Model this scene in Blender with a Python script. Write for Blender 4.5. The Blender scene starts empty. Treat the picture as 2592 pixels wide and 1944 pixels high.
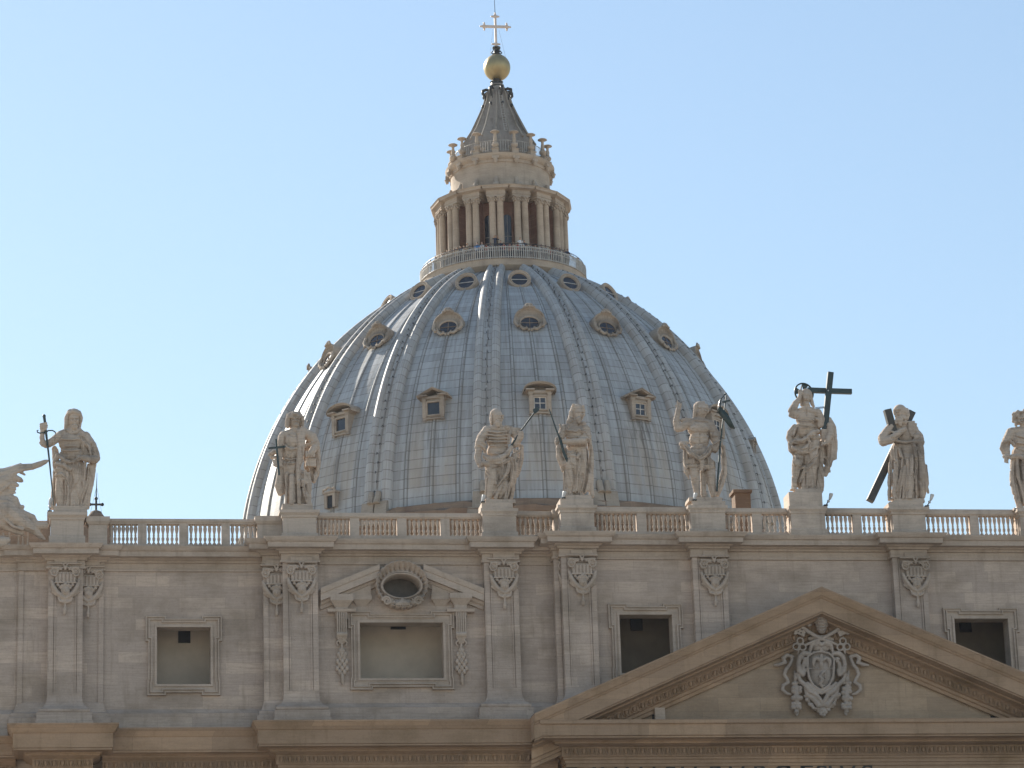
import bpy, math, random
import numpy as np
from mathutils import Vector, Matrix, Euler, noise
from mathutils.geometry import tessellate_polygon
R = math.radians
random.seed(7)
sc = bpy.context.scene
col = sc.collection
# ---------------------------------------------------------------- camera
CP = Vector((-42.5375, -172.0, 1.7)); YAW, PIT, ROL, FPX = 0.147951, 0.290948, 0.0318493, 8000.0
_f = Vector((math.sin(YAW)*math.cos(PIT), math.cos(YAW)*math.cos(PIT), math.sin(PIT)))
_r0 = Vector((math.cos(YAW), -math.sin(YAW), 0)); _u0 = _r0.cross(_f)
_r = _r0*math.cos(ROL) - _u0*math.sin(ROL); _u = _u0*math.cos(ROL) + _r0*math.sin(ROL)
cam_d = bpy.data.cameras.new('camera'); cam = bpy.data.objects.new('camera', cam_d); col.objects.link(cam)
cam.matrix_world = Matrix(((_r.x,_u.x,-_f.x,CP.x),(_r.y,_u.y,-_f.y,CP.y),(_r.z,_u.z,-_f.z,CP.z),(0,0,0,1)))
cam_d.sensor_width = 36.0; cam_d.lens = FPX/2592*36.0; cam_d.clip_start = 1.0; cam_d.clip_end = 20000
sc.camera = cam
# ---------------------------------------------------------------- world, sun, exposure
SUN_AZ, SUN_EL = R(33), R(31)          # azimuth measured from behind the facade towards the left
sdir = Vector((-math.sin(SUN_AZ)*math.cos(SUN_EL), math.cos(SUN_AZ)*math.cos(SUN_EL), math.sin(SUN_EL)))
w = bpy.data.worlds.new('World'); sc.world = w; w.use_nodes = True
nt = w.node_tree; bg = nt.nodes['Background']
sky = nt.nodes.new('ShaderNodeTexSky'); sky.sky_type = 'NISHITA'; sky.sun_disc = False
sky.sun_elevation = SUN_EL; sky.sun_rotation = -SUN_AZ
sky.air_density = 1.35; sky.dust_density = 0.25; sky.ozone_density = 2.9
gm = nt.nodes.new('ShaderNodeGamma'); gm.inputs[1].default_value = 0.82      # evens the sky out towards the zenith
nt.links.new(sky.outputs[0], gm.inputs[0]); nt.links.new(gm.outputs[0], bg.inputs[0]); bg.inputs[1].default_value = 0.071
sl = bpy.data.lights.new('sun', 'SUN'); sl.energy = 3.0; sl.angle = R(0.53); sl.color = (1.0, 0.93, 0.82)
so = bpy.data.objects.new('sun', sl); col.objects.link(so); so.rotation_euler = sdir.to_track_quat('Z','Y').to_euler()
so.location = (0, 0, 200)
sc.view_settings.view_transform = 'Standard'; sc.view_settings.look = 'None'; sc.view_settings.exposure = 1.62
sc.view_settings.gamma = 1.0; sc.view_settings.use_curve_mapping = False

# ---------------------------------------------------------------- measuring helpers
def P(x, y, Y):
    """the point of the vertical plane at depth Y that the survey photo shows at (x, y)"""
    d = _f + _r*((x-1296)/FPX) + _u*((972-y)/FPX)
    return CP + d*((Y-CP.y)/d.y)
def pX(x, Y, y=1400): return P(x, y, Y).x
def pZ(y, Y, x=1296): return P(x, y, Y).z
def mpp(Y): return (Y-CP.y)/FPX*1.045     # metres per photo pixel on a plane
# ---------------------------------------------------------------- objects
WL = {}
def tag(o, label=None, cat=None, group=None, kind=None):
    if label: o['label'] = label
    if cat: o['category'] = cat
    if group: o['group'] = group
    if kind: o['kind'] = kind
    return o
def thing(name, loc, label=None, cat=None, group=None):
    o = bpy.data.objects.new(name, None); col.objects.link(o); o.location = loc; o.empty_display_size = .3
    WL[o.name] = Vector(loc); return tag(o, label, cat, group)
class MB:
    def __init__(s): s.v = []; s.f = []; s.m = []; s.uv = {}; s.mi = 0
    def face(s, idx, uv=None):
        s.f.append(tuple(idx)); s.m.append(s.mi)
        if uv: s.uv[len(s.f)-1] = uv
    def poly(s, pts):
        n = len(s.v); s.v += [tuple(p) for p in pts]; s.face(range(n, n+len(pts)))
    def box(s, x0, x1, y0, y1, z0, z1):
        n = len(s.v)
        s.v += [(x,y,z) for z in (z0,z1) for y in (y0,y1) for x in (x0,x1)]
        for q in ((0,2,3,1),(4,5,7,6),(0,1,5,4),(2,6,7,3),(0,4,6,2),(1,3,7,5)): s.face([n+i for i in q])
    def frust(s, b, t, z0, z1):          # b, t = (x0,x1,y0,y1) rectangles
        n = len(s.v)
        for (x0,x1,y0,y1), z in ((b,z0),(t,z1)): s.v += [(x0,y0,z),(x1,y0,z),(x0,y1,z),(x1,y1,z)]
        for q in ((0,2,3,1),(4,5,7,6),(0,1,5,4),(2,6,7,3),(0,4,6,2),(1,3,7,5)): s.face([n+i for i in q])
    def obox(s, c, dx, dy, dz):          # oriented box from half vectors
        n = len(s.v); c = Vector(c)
        s.v += [tuple(c+dx*a+dy*b+dz*e) for e in (-1,1) for b in (-1,1) for a in (-1,1)]
        for q in ((0,2,3,1),(4,5,7,6),(0,1,5,4),(2,6,7,3),(0,4,6,2),(1,3,7,5)): s.face([n+i for i in q])
    def lathe(s, prof, n=24, c=(0,0,0), caps=True, flute=None):
        b = len(s.v)
        for k,(r,z) in enumerate(prof):
            for i in range(n):
                a = 2*math.pi*i/n; q = r*(flute(a,z) if flute else 1)
                s.v.append((c[0]+q*math.sin(a), c[1]-q*math.cos(a), c[2]+z))
        for k in range(len(prof)-1):
            for i in range(n):
                j = (i+1)%n; s.face((b+k*n+i, b+k*n+j, b+(k+1)*n+j, b+(k+1)*n+i))
        if caps:
            s.face([b+i for i in range(n-1,-1,-1)]); e = b+(len(prof)-1)*n; s.face([e+i for i in range(n)])
    def tube(s, pts, rad, n=8, caps=True):
        pts = [Vector(p) for p in pts]
        if not isinstance(rad, (list,tuple)): rad = [rad]*len(pts)
        b = len(s.v); prev = None
        for i,p in enumerate(pts):
            d = (pts[min(i+1,len(pts)-1)]-pts[max(i-1,0)])
            if d.length < 1e-9: d = Vector((0,0,1))
            d.normalize()
            if prev is None: a = d.orthogonal().normalized()
            else: a = (prev - d*prev.dot(d)).normalized()
            prev = a; c = d.cross(a)
            for k in range(n):
                t = 2*math.pi*k/n; s.v.append(tuple(p + (a*math.cos(t)+c*math.sin(t))*rad[i]))
        for i in range(len(pts)-1):
            for k in range(n):
                j = (k+1)%n; s.face((b+i*n+k, b+i*n+j, b+(i+1)*n+j, b+(i+1)*n+k))
        if caps:
            s.face([b+k for k in range(n-1,-1,-1)]); e = b+(len(pts)-1)*n; s.face([e+k for k in range(n)])
    def ball(s, c, rx, ry=None, rz=None, nu=12, nv=8, M=None):
        ry = ry or rx; rz = rz or rx; b = len(s.v); c = Vector(c)
        pts = [Vector((0,0,-rz))]
        for j in range(1,nv):
            t = -math.pi/2+math.pi*j/nv
            for i in range(nu):
                a = 2*math.pi*i/nu; pts.append(Vector((rx*math.cos(t)*math.cos(a), ry*math.cos(t)*math.sin(a), rz*math.sin(t))))
        pts.append(Vector((0,0,rz)))
        s.v += [tuple(c+((M@p) if M else p)) for p in pts]
        for i in range(nu):
            s.face((b, b+1+(i+1)%nu, b+1+i)); e = b+1+(nv-2)*nu; s.face((e+i, e+(i+1)%nu, b+len(pts)-1))
        for j in range(nv-2):
            for i in range(nu):
                k = (i+1)%nu; o = b+1+j*nu; s.face((o+i, o+k, o+nu+k, o+nu+i))
    def run(s, x0, x1, Y, prof, rl=0, rr=0, zs=None):
        """moulding along X; prof = [(out, z)] bottom to top, out measured towards -Y; rl / rr = depth of the mitred returns.
        zs(x) = extra height (raking mouldings)"""
        ring = []
        if rl: ring.append(('L', Y+rl))
        ring += [('l', None), ('r', None)]
        if rr: ring.append(('R', Y+rr))
        b = len(s.v); n = len(prof)
        for k, yy in ring:
            for (o,z) in prof:
                if k == 'L': p = (x0-o, yy, z)
                elif k == 'l': p = (x0-(o if rl else 0), Y-o, z)
                elif k == 'r': p = (x1+(o if rr else 0), Y-o, z)
                else: p = (x1+o, yy, z)
                if zs: p = (p[0], p[1], p[2]+zs(p[0]))
                s.v.append(p)
        for i in range(len(ring)-1):
            for j in range(n-1): s.face((b+i*n+j, b+(i+1)*n+j, b+(i+1)*n+j+1, b+i*n+j+1))
    def flat(s, loops, Y, flip=False):
        """polygon with holes in the XZ plane at depth Y"""
        tri = tessellate_polygon([[Vector((x,z,0)) for x,z in l] for l in loops])
        b = len(s.v)
        for l in loops: s.v += [(x,Y,z) for x,z in l]
        for t in tri:
            p = [Vector(s.v[b+i]) for i in t]
            nrm = (p[1]-p[0]).cross(p[2]-p[0])
            t = list(t)
            if nrm.y > 0: t.reverse()
            s.face([b+i for i in t])
    def loopmould(s, loop, Y, prof):
        """closed moulding along a loop in XZ (counter-clockwise); prof = [(offset outward, proud)]"""
        n = len(loop); b = len(s.v); m = len(prof)
        for i in range(n):
            p = Vector(loop[i]); a = Vector(loop[i-1]); c = Vector(loop[(i+1)%n])
            d1 = (p-a).normalized(); d2 = (c-p).normalized()
            n1 = Vector((d1.y,-d1.x)); n2 = Vector((d2.y,-d2.x)); mt = (n1+n2); mt = mt/max(.2, mt.dot(n1)) if mt.length > 1e-6 else n1
            for (o,q) in prof: s.v.append((p.x+mt.x*o, Y-q, p.y+mt.y*o))
        for i in range(n):
            j = (i+1)%n
            for k in range(m-1): s.face((b+i*m+k, b+j*m+k, b+j*m+k+1, b+i*m+k+1))
    def mesh(s, name, mats, smooth=False, base=(0,0,0)):
        me = bpy.data.meshes.new(name)
        me.from_pydata([(v[0]-base[0], v[1]-base[1], v[2]-base[2]) for v in s.v], [], s.f)
        for m in (mats if isinstance(mats,(list,tuple)) else [mats]): me.materials.append(m)
        if any(s.m): me.polygons.foreach_set('material_index', s.m)
        if s.uv:
            ul = me.uv_layers.new(name='UVMap')
            for fi, uv in s.uv.items():
                for li, t in zip(me.polygons[fi].loop_indices, uv): ul.data[li].uv = t
        if smooth is True: me.polygons.foreach_set('use_smooth', [True]*len(me.polygons))
        me.update()
        if smooth not in (True, False):
            me.polygons.foreach_set('use_smooth', [True]*len(me.polygons)); me.set_sharp_from_angle(angle=R(smooth))
        return me
    def part(s, name, mats, parent=None, smooth=False):
        base = WL[parent.name] if parent else Vector((0,0,0))
        me = s.mesh(name, mats, smooth, base)
        o = bpy.data.objects.new(name, me); col.objects.link(o)
        if parent: o.parent = parent
        WL[o.name] = base; return o
    def top(s, name, mats, label, cat, base, group=None, smooth=False, kind=None):
        base = Vector(base); me = s.mesh(name, mats, smooth, base)
        o = bpy.data.objects.new(name, me); col.objects.link(o); o.location = base; WL[o.name] = base
        return tag(o, label, cat, group, kind)
def inst(me, name, parent, loc, rot=(0,0,0), scale=None):
    """one more object sharing mesh data; loc in world space"""
    o = bpy.data.objects.new(name, me); col.objects.link(o)
    base = WL[parent.name] if parent else Vector((0,0,0))
    if parent: o.parent = parent
    o.location = Vector(loc)-base; o.rotation_euler = rot; WL[o.name] = Vector(loc)
    if scale: o.scale = scale
    return o
# ---------------------------------------------------------------- carving: chains and ellipsoids fused into one skin
def carve(prims, ox, oy, s, Y, voxel, smooth=2, extra=None, lift=0):
    """prims in pixels of a blow-up of the survey photo with origin (ox,oy) and scale s; depth d counts towards the viewer"""
    k = s*mpp(Y); b = MB()
    def pt(x, y, d): return P(ox+x*s, oy+y*s, Y-d*k)
    for q in prims:
        t = q[0]
        if t == 'c':
            lf = lift if max(r for *_,r in q[1])*k < .30 else 0
            pts = [(pt(x,y,d+lf*r), r*k) for x,y,d,r in q[1]]
            for i,(p,r) in enumerate(pts):
                b.ball(p, r, nu=10, nv=6)
                if i:
                    p0, r0 = pts[i-1]
                    if (p-p0).length > .01: b.tube([p0,p], [r0*.98,r*.98], 10)
        elif t == 'e':
            x,y,d,rx,ry,rd = q[1:7]; a = R(q[7]) if len(q) > 7 else 0
            M = Matrix.Rotation(a, 3, 'Y')
            b.ball(pt(x,y,d), rx*k, rd*k, ry*k, 14, 10, M)
        elif t == 'b':
            x0,y0,x1,y1,d0,d1 = q[1:7]; c = pt((x0+x1)/2,(y0+y1)/2,(d0+d1)/2); a = R(q[7]) if len(q) > 7 else 0
            M = Matrix.Rotation(a, 3, 'Y')
            b.obox(c, M@Vector(((x1-x0)/2*k,0,0)), Vector((0,(d1-d0)/2*k,0)), M@Vector((0,0,(y1-y0)/2*k)))
    if extra: extra(b)
    me = b.mesh('carving', []); o = bpy.data.objects.new('carving', me); col.objects.link(o)
    m = o.modifiers.new('r','REMESH'); m.mode = 'VOXEL'; m.voxel_size = voxel
    if smooth:
        m2 = o.modifiers.new('s','SMOOTH'); m2.factor = .5; m2.iterations = smooth
    dg = bpy.context.evaluated_depsgraph_get(); dg.update()
    out = bpy.data.meshes.new_from_object(o.evaluated_get(dg))
    bpy.data.objects.remove(o); bpy.data.meshes.remove(me)
    out.polygons.foreach_set('use_smooth', [True]*len(out.polygons))
    return out
def put(me, name, mat, parent=None, base=None):
    """mesh in world coordinates -> object"""
    base = WL[parent.name] if parent else Vector(base)
    me.transform(Matrix.Translation(-base)); me.name = name
    me.materials.clear(); me.materials.append(mat)
    o = bpy.data.objects.new(name, me); col.objects.link(o)
    if parent: o.parent = parent
    else: o.location = base
    WL[o.name] = base; return o
# ---------------------------------------------------------------- materials
class N:
    def __init__(s, name):
        s.mat = bpy.data.materials.new(name); s.mat.use_nodes = True; s.t = s.mat.node_tree
        s.b = s.t.nodes['Principled BSDF']
    def n(s, typ, **kw):
        x = s.t.nodes.new('ShaderNode'+typ)
        for k,v in kw.items():
            if k.startswith('i_'):
                key = k[2:]; key = int(key) if key.isdigit() else key.replace('_',' ')
                if hasattr(v,'is_linked') or hasattr(v,'links'): s.t.links.new(v, x.inputs[key])
                else: x.inputs[key].default_value = v
            else: setattr(x, k, v)
        return x
    def l(s, a, b): s.t.links.new(a, b)
    def math(s, op, a, b=0, c=None):
        x = s.n('Math', operation=op)
        for i,v in enumerate((a,b,c)):
            if v is None: continue
            if hasattr(v,'links'): s.l(v, x.inputs[i])
            else: x.inputs[i].default_value = v
        return x.outputs[0]
    def mix(s, f, a, b, mode='MIX'):
        x = s.n('Mix', data_type='RGBA', blend_type=mode)
        for i,v in ((0,f),(6,a),(7,b)):
            if hasattr(v,'links'): s.l(v, x.inputs[i])
            else: x.inputs[i].default_value = (v if isinstance(v,(int,float)) else (*v,1) if len(v)==3 else v)
        return x.outputs[2]
    def noise(s, vec, scale, detail=4, rough=.55):
        x = s.n('TexNoise'); x.inputs['Scale'].default_value = scale; x.inputs['Detail'].default_value = detail; x.inputs['Roughness'].default_value = rough
        s.l(vec, x.inputs['Vector']); return x.outputs['Fac']
    def ramp(s, f, a, b):
        x = s.n('MapRange'); s.l(f, x.inputs[0]); x.inputs[1].default_value = a; x.inputs[2].default_value = b; x.clamp = True
        return x.outputs[0]
    def scaled(s, vec, sx, sy, sz):
        x = s.n('Mapping'); s.l(vec, x.inputs[0]); x.inputs['Scale'].default_value = (sx,sy,sz); return x.outputs[0]
    def finish(s, colr, rough=.85, bump=None, strength=.3, dist=.03, spec=.3):
        if hasattr(colr,'links'): s.l(colr, s.b.inputs['Base Color'])
        else: s.b.inputs['Base Color'].default_value = (*colr,1)
        if hasattr(rough,'links'): s.l(rough, s.b.inputs['Roughness'])
        else: s.b.inputs['Roughness'].default_value = rough
        s.b.inputs['Specular IOR Level'].default_value = spec
        if bump is not None:
            x = s.n('Bump'); x.inputs['Strength'].default_value = strength; x.inputs['Distance'].default_value = dist
            s.l(bump, x.inputs['Height']); s.l(x.outputs[0], s.b.inputs['Normal'])
        return s.mat
def stone(name, c, blocks=True, bw=1.9, bh=.62, dirt=(.16,.125,.09), dirt_amt=.5, light=(1.22,1.2,1.16), streak=.35, crisp=.25):
    m = N(name); pos = m.n('NewGeometry').outputs['Position']
    sep = m.n('SeparateXYZ'); m.l(pos, sep.inputs[0])
    xy = m.math('ADD', sep.outputs[0], m.math('MULTIPLY', sep.outputs[1], .83))
    colr = c
    if blocks:
        cmb = m.n('CombineXYZ'); m.l(xy, cmb.inputs[0]); m.l(sep.outputs[2], cmb.inputs[1])
        br = m.n('TexBrick'); m.l(cmb.outputs[0], br.inputs['Vector']); br.offset_frequency = 2; br.squash = 1.35; br.squash_frequency = 3
        br.inputs['Color1'].default_value = (*[x*.88 for x in c],1); br.inputs['Color2'].default_value = (*[x*l for x,l in zip(c,light)],1)
        br.inputs['Mortar'].default_value = (*[x*.78 for x in c],1); br.inputs['Scale'].default_value = 1.0
        br.inputs['Brick Width'].default_value = bw; br.inputs['Row Height'].default_value = bh; br.inputs['Mortar Size'].default_value = .012; br.inputs['Mortar Smooth'].default_value = .3; br.inputs['Bias'].default_value = -.35
        colr = br.outputs['Color']
    # travertine bedding: fine horizontal streaks
    hs = m.noise(m.scaled(pos, .5, .5, 7.0), 1.6, 5, .62)
    colr = m.mix(m.math('MULTIPLY', m.ramp(hs, .44, .72), streak), colr, tuple(x*.58 for x in c))
    big = m.noise(m.scaled(pos, 1, 1, 1.3), .33, 5, .6)
    colr = m.mix(m.math('MULTIPLY', m.ramp(big, .47, .72), dirt_amt), colr, dirt)
    vs = m.noise(m.scaled(pos, 2.2, 2.2, .22), 1.0, 4, .6)
    colr = m.mix(m.math('MULTIPLY', m.ramp(vs, .55, .8), dirt_amt*.8), colr, dirt)
    grain = m.noise(pos, 9, 4, .7)
    colr = m.mix(m.ramp(grain, .25, .75), colr, m.mix(1.0, colr, (1.2,1.18,1.15), 'MULTIPLY'))
    pit = m.ramp(m.noise(m.scaled(pos, 1, 1, 2.4), 5.5, 3, .7), .62, .74)
    colr = m.mix(m.math('MULTIPLY', pit, crisp), colr, tuple(x*.3 for x in c))
    h = m.math('SUBTRACT', m.math('ADD', grain, m.math('MULTIPLY', hs, .8)), pit)
    return m.finish(colr, .88, h, .35, .03, .2)
M_attic = stone('attic travertine', (.425,.343,.288), dirt_amt=.6, streak=.5, crisp=.45)
M_trim = stone('carved travertine trim', (.40,.325,.268), blocks=False, dirt_amt=.55, crisp=.35)
M_ochre = stone('ochre weathered travertine', (.325,.225,.152), bw=3.2, bh=1.2, dirt=(.15,.10,.055), dirt_amt=.6, streak=.3)
M_statue = stone('weathered statue stone', (.455,.37,.30), blocks=False, dirt=(.10,.082,.07), dirt_amt=.65, streak=.6, crisp=.8)
M_ball = stone('balustrade stone', (.455,.375,.31), blocks=False, dirt=(.14,.115,.09), dirt_amt=.6, crisp=.4)
M_arms = stone('grey carved arms stone', (.37,.315,.275), blocks=False, dirt=(.10,.085,.07), dirt_amt=.5, crisp=.4)
M_lstone = stone('lantern stone', (.41,.335,.265), blocks=False, dirt=(.15,.12,.10), dirt_amt=.5)
M_lbrick = stone('lantern red plaster', (.30,.17,.125), blocks=True, bw=.6, bh=.2, dirt=(.17,.085,.055), dirt_amt=.5)
M_dstone = stone('dormer stone', (.34,.29,.24), blocks=False, dirt=(.12,.10,.085), dirt_amt=.85, crisp=.5)
M_base = stone('rib foot stone', (.31,.27,.225), blocks=False, dirt=(.12,.10,.08), dirt_amt=.7, crisp=.5)
M_rim = stone('dome rim masonry', (.22,.165,.125), blocks=True, bw=1.2, bh=.4, dirt=(.12,.08,.06), dirt_amt=.7)
def plain(name, c, rough=.6, metal=0, spec=.4, var=.25, sc_=3.0):
    m = N(name); pos = m.n('NewGeometry').outputs['Position']
    n1 = m.noise(pos, sc_, 5, .6)
    m.b.inputs['Metallic'].default_value = metal
    return m.finish(m.mix(m.ramp(n1,.3,.7), tuple(x*(1-var) for x in c), tuple(x*(1+var) for x in c)), rough, n1, .15, .02, spec)
M_bronze = plain('dark green bronze', (.018,.034,.032), .42, .0, .5, .35, 2.5)
M_bronze2 = plain('brown black bronze', (.045,.038,.030), .45, 0, .5, .35, 2.5)
M_iron = plain('dark iron', (.03,.03,.03), .5)
M_rail = plain('pale painted railing', (.42,.39,.35), .5)
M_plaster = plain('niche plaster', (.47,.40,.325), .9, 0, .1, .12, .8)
M_black = plain('black vent grille', (.008,.008,.012), .5, 0, .3)
M_glass = plain('dark window glass', (.02,.026,.04), .15, 0, .5, .3, 1.5)
M_white = plain('white painted mullion', (.55,.52,.48), .5)
M_gold = plain('gilded bronze', (.37,.29,.15), .45, .7, .5, .18, 1.2)
M_goldc = plain('pale gilded cross', (.62,.50,.42), .45, .2, .5, .1)
M_letter = plain('dark inlaid lettering', (.02,.018,.016), .5)
M_lamp = plain('grey floodlight metal', (.5,.5,.5), .35, .3)
M_chim = stone('brown brick chimney', (.19,.13,.09), bw=.35, bh=.12, dirt=(.1,.06,.04))
M_roof = stone('terrace paving', (.34,.27,.2), bw=.6, bh=.6)
M_ground = plain('stone paving of the square', (.40,.36,.31), .9, 0, .2, .12, .05)
VLOW, VMID = 8.4, 19.0
def lead(name, rib):
    m = N(name); uv = m.n('UVMap').outputs[0]; sep = m.n('SeparateXYZ'); m.l(uv, sep.inputs[0])
    u, v = sep.outputs[0], sep.outputs[1]                 # u: bay count, v: metres up the meridian
    pos = m.n('NewGeometry').outputs['Position']
    c = (.365,.375,.38) if not rib else (.39,.388,.38)
    cell = m.n('CombineXYZ'); m.l(m.math('FLOOR', m.math('MULTIPLY', u, 4.0)), cell.inputs[0]); m.l(m.math('FLOOR', m.math('DIVIDE', v, .9)), cell.inputs[1])
    wn = m.n('TexWhiteNoise', noise_dimensions='2D'); m.l(cell.outputs[0], wn.inputs[0])
    colr = m.mix(wn.outputs['Value'], tuple(x*.86 for x in c), tuple(x*1.12 for x in c))
    # rain streaks running down the meridian
    cu = m.n('CombineXYZ'); m.l(m.math('MULTIPLY', u, 22.0), cu.inputs[0]); m.l(m.math('MULTIPLY', v, .16), cu.inputs[1])
    st = m.noise(cu.outputs[0], 1.0, 5, .6)
    colr = m.mix(m.math('MULTIPLY', m.ramp(st, .42, .7), .5), colr, (.20,.165,.13))
    colr = m.mix(m.math('MULTIPLY', m.ramp(st, .5, .28), .3), colr, (.50,.50,.49))
    # tan sheets low in the bays
    big = m.noise(m.scaled(pos, 1,1,1), .16, 4, .6)
    if not rib:
        fu = m.math('ABSOLUTE', m.math('SUBTRACT', m.math('FRACT', u), .5))
        tan = m.math('MULTIPLY', m.math('MULTIPLY', m.ramp(fu, .235, .20), m.ramp(v, 9.5, 5.5)), m.math('MULTIPLY', m.ramp(v, 1.2, 2.2), m.ramp(m.noise(cu.outputs[0], .35, 2), .38, .52)))
        colr = m.mix(m.math('MULTIPLY', tan, .6), colr, (.38,.325,.26))
        # dark runs below the dormers
        for v0, ln, amt in ((VLOW,8.0,.9),(VMID,6.5,.75)):
            below = m.math('MULTIPLY', m.ramp(v, v0-ln, v0-.5), m.ramp(v, v0+.15, v0-.05))
            msk = m.math('MULTIPLY', m.math('MULTIPLY', below, m.ramp(fu, .26, .05)), m.ramp(m.noise(cu.outputs[0], 1.6, 3, .7), .47, .62))
            one = m.math('ADD', .5, m.math('MULTIPLY', m.math('LESS_THAN', u, 1.0), .55 if v0 < 15 else .1))
            colr = m.mix(m.math('MULTIPLY', m.math('MULTIPLY', msk, amt), one), colr, (.075,.065,.055))
    else:
        colr = m.mix(m.math('MULTIPLY', m.ramp(big, .42, .62), .45), colr, (.36,.325,.285))
    colr = m.mix(m.math('MULTIPLY', m.ramp(big, .5, .7), .3), colr, (.24,.21,.18))
    if not rib:
        for c0 in (.243,.277,.483,.517,.723,.757,.055,.945):
            dd = m.math('ABSOLUTE', m.math('SUBTRACT', m.math('FRACT', u), c0))
            colr = m.mix(m.math('MULTIPLY', m.ramp(dd, .008, .003), .6), colr, (.10,.085,.07))
    # lapped horizontal joints, broken along their length
    fr = m.math('FRACT', m.math('DIVIDE', v, .9)); brk = m.noise(pos, 1.4, 2)
    jt = m.math('MULTIPLY', m.ramp(fr, .12, .05), m.ramp(brk, .32, .46))
    colr = m.mix(m.math('MULTIPLY', jt, .52), colr, (.085,.065,.05))
    n3 = m.noise(pos, 2.2, 4, .6)
    h = m.math('ADD', m.math('MULTIPLY', fr, .5), n3)
    return m.finish(colr, m.math('ADD', .44, m.math('MULTIPLY', st, .3)), h, .32, .06, .36)
M_lead = lead('lead sheet of the dome', False)
M_rib = lead('lead and stone of the ribs', True)
M_spire = lead('dark stained spire lead', True)
M_spire = stone('dark stained spire lead', (.315,.28,.25), blocks=False, dirt=(.075,.067,.06), dirt_amt=.75, streak=.2)
M_plaster_shade = plain('shade-darkened niche plaster', (.17,.14,.11), .9, 0, .1, .12, .8)  # niche plaster with the shade inside the two right-hand windows painted into its colour
# ================================================================ ground
g = MB(); g.poly([(-4000,-4000,0),(4000,-4000,0),(4000,6000,0),(-4000,6000,0)])
o = g.top('ground', M_ground, None, None, (0,0,0), kind='structure')
# ================================================================ the church front
YL, YM, YC = 1.5, .75, 0.0             # attic wall planes of the left, middle and central stretches
PJ = .62                               # how far a pilaster stands out
FA = thing('church_facade', (0,0,0), 'long travertine church front with pilasters and square attic windows below the dome', 'church front')
# (wall plane, px x0, px x1, py of attic foot, py of cornice top)
zL1, zM1, zC1 = pZ(1443,YL,466), pZ(1425.5,YM,1015), pZ(1413,YC,1800)     # underside of the attic entablature
WIN = {  # opening px: x0,x1,y0,y1, wall plane
 'a': (397,533,1588.5,1733,YL), 'b': (911,1122,1577,1718,YM), 'c': (1569.6,1703,1557,1705,YC), 'd': (2419,2555,1567,1712,YC)}
def rect_of(k):
    x0,x1,y0,y1,Y = WIN[k]
    xm, ym = (x0+x1)/2,(y0+y1)/2
    return P(x0,ym,Y).x, P(x1,ym,Y).x, P(xm,y1,Y).z, P(xm,y0,Y).z
# oculus over the middle window
OX, OZ = P(1015,1487,YM).x, P(1015,1487,YM).z
XA, XB, XC, XD = -62, P(640,1500,YL).x+1.2, P(1424,1500,YC).x, 42.0
ZB = 29.0
wall = MB()
def ell(cx,cz,rx,rz,n=28): return [(cx+rx*math.cos(2*math.pi*i/n), cz+rz*math.sin(2*math.pi*i/n)) for i in range(n)]
def wallpiece(x0,x1,Y,ztop,holes):
    wall.flat([[(x0,ZB),(x1,ZB),(x1,ztop),(x0,ztop)]]+holes, Y)
def hole(k):
    a,b,c,d = rect_of(k); return [(a,c),(a,d),(b,d),(b,c)]
ZT = zC1+.6
wallpiece(XA,XB,YL,ZT,[hole('a')]); wallpiece(XB,XC,YM,ZT,[hole('b'), ell(OX,OZ,1.06,.68)[::-1]]); wallpiece(XC,XD,YC,ZT,[hole('c'),hole('d')])
wall.poly([(XB,YM,ZB),(XB,YM,ZT),(XB,YL,ZT),(XB,YL,ZB)][::-1]); wall.poly([(XC,YC,ZB),(XC,YC,ZT),(XC,YM,ZT),(XC,YM,ZB)][::-1])
wall.part('wall', M_attic, FA)
lw = MB(); lw.box(-62,42,.6,3.0,0,ZB-.02)
lw.part('lower_wall', M_ochre, FA)
rf = MB(); rf.box(-62,42,4.2,34,43.55,44.0); rf.part('terrace', M_roof, FA)
bk = MB(); bk.box(-62,42,34,36,0,43.9); bk.part('rear_wall', M_ochre, FA)
# ---- attic entablature: architrave fillet, frieze, bed mould, corona, cyma
def attic_prof(z0, h):
    return [(0,z0-.12),(.10,z0-.10),(.10,z0),(.04,z0+.02),(.04,z0+h*.30),(.16,z0+h*.33),(.16,z0+h*.42),(.30,z0+h*.47),(.34,z0+h*.52),(.78,z0+h*.535),(.80,z0+h*.52),(.82,z0+h*.76),(.90,z0+h*.79),(1.02,z0+h*.93),(1.04,z0+h),(0,z0+h+.06),(-3.0,z0+h+.06)]
ent = MB()
hL = pZ(1382,YL-1.0,466)-zL1; hM = pZ(1364,YM-1.0,1015)-zM1; hC = pZ(1353,YC-1.0,1900)-zC1
ent.run(XA, XB, YL, attic_prof(zL1,hL), 0, 0); ent.run(XB, XC, YM, attic_prof(zM1,hM), 2.5, 0); ent.run(XC, XD, YC, attic_prof(zC1,hC), 2.5, 0)
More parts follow.
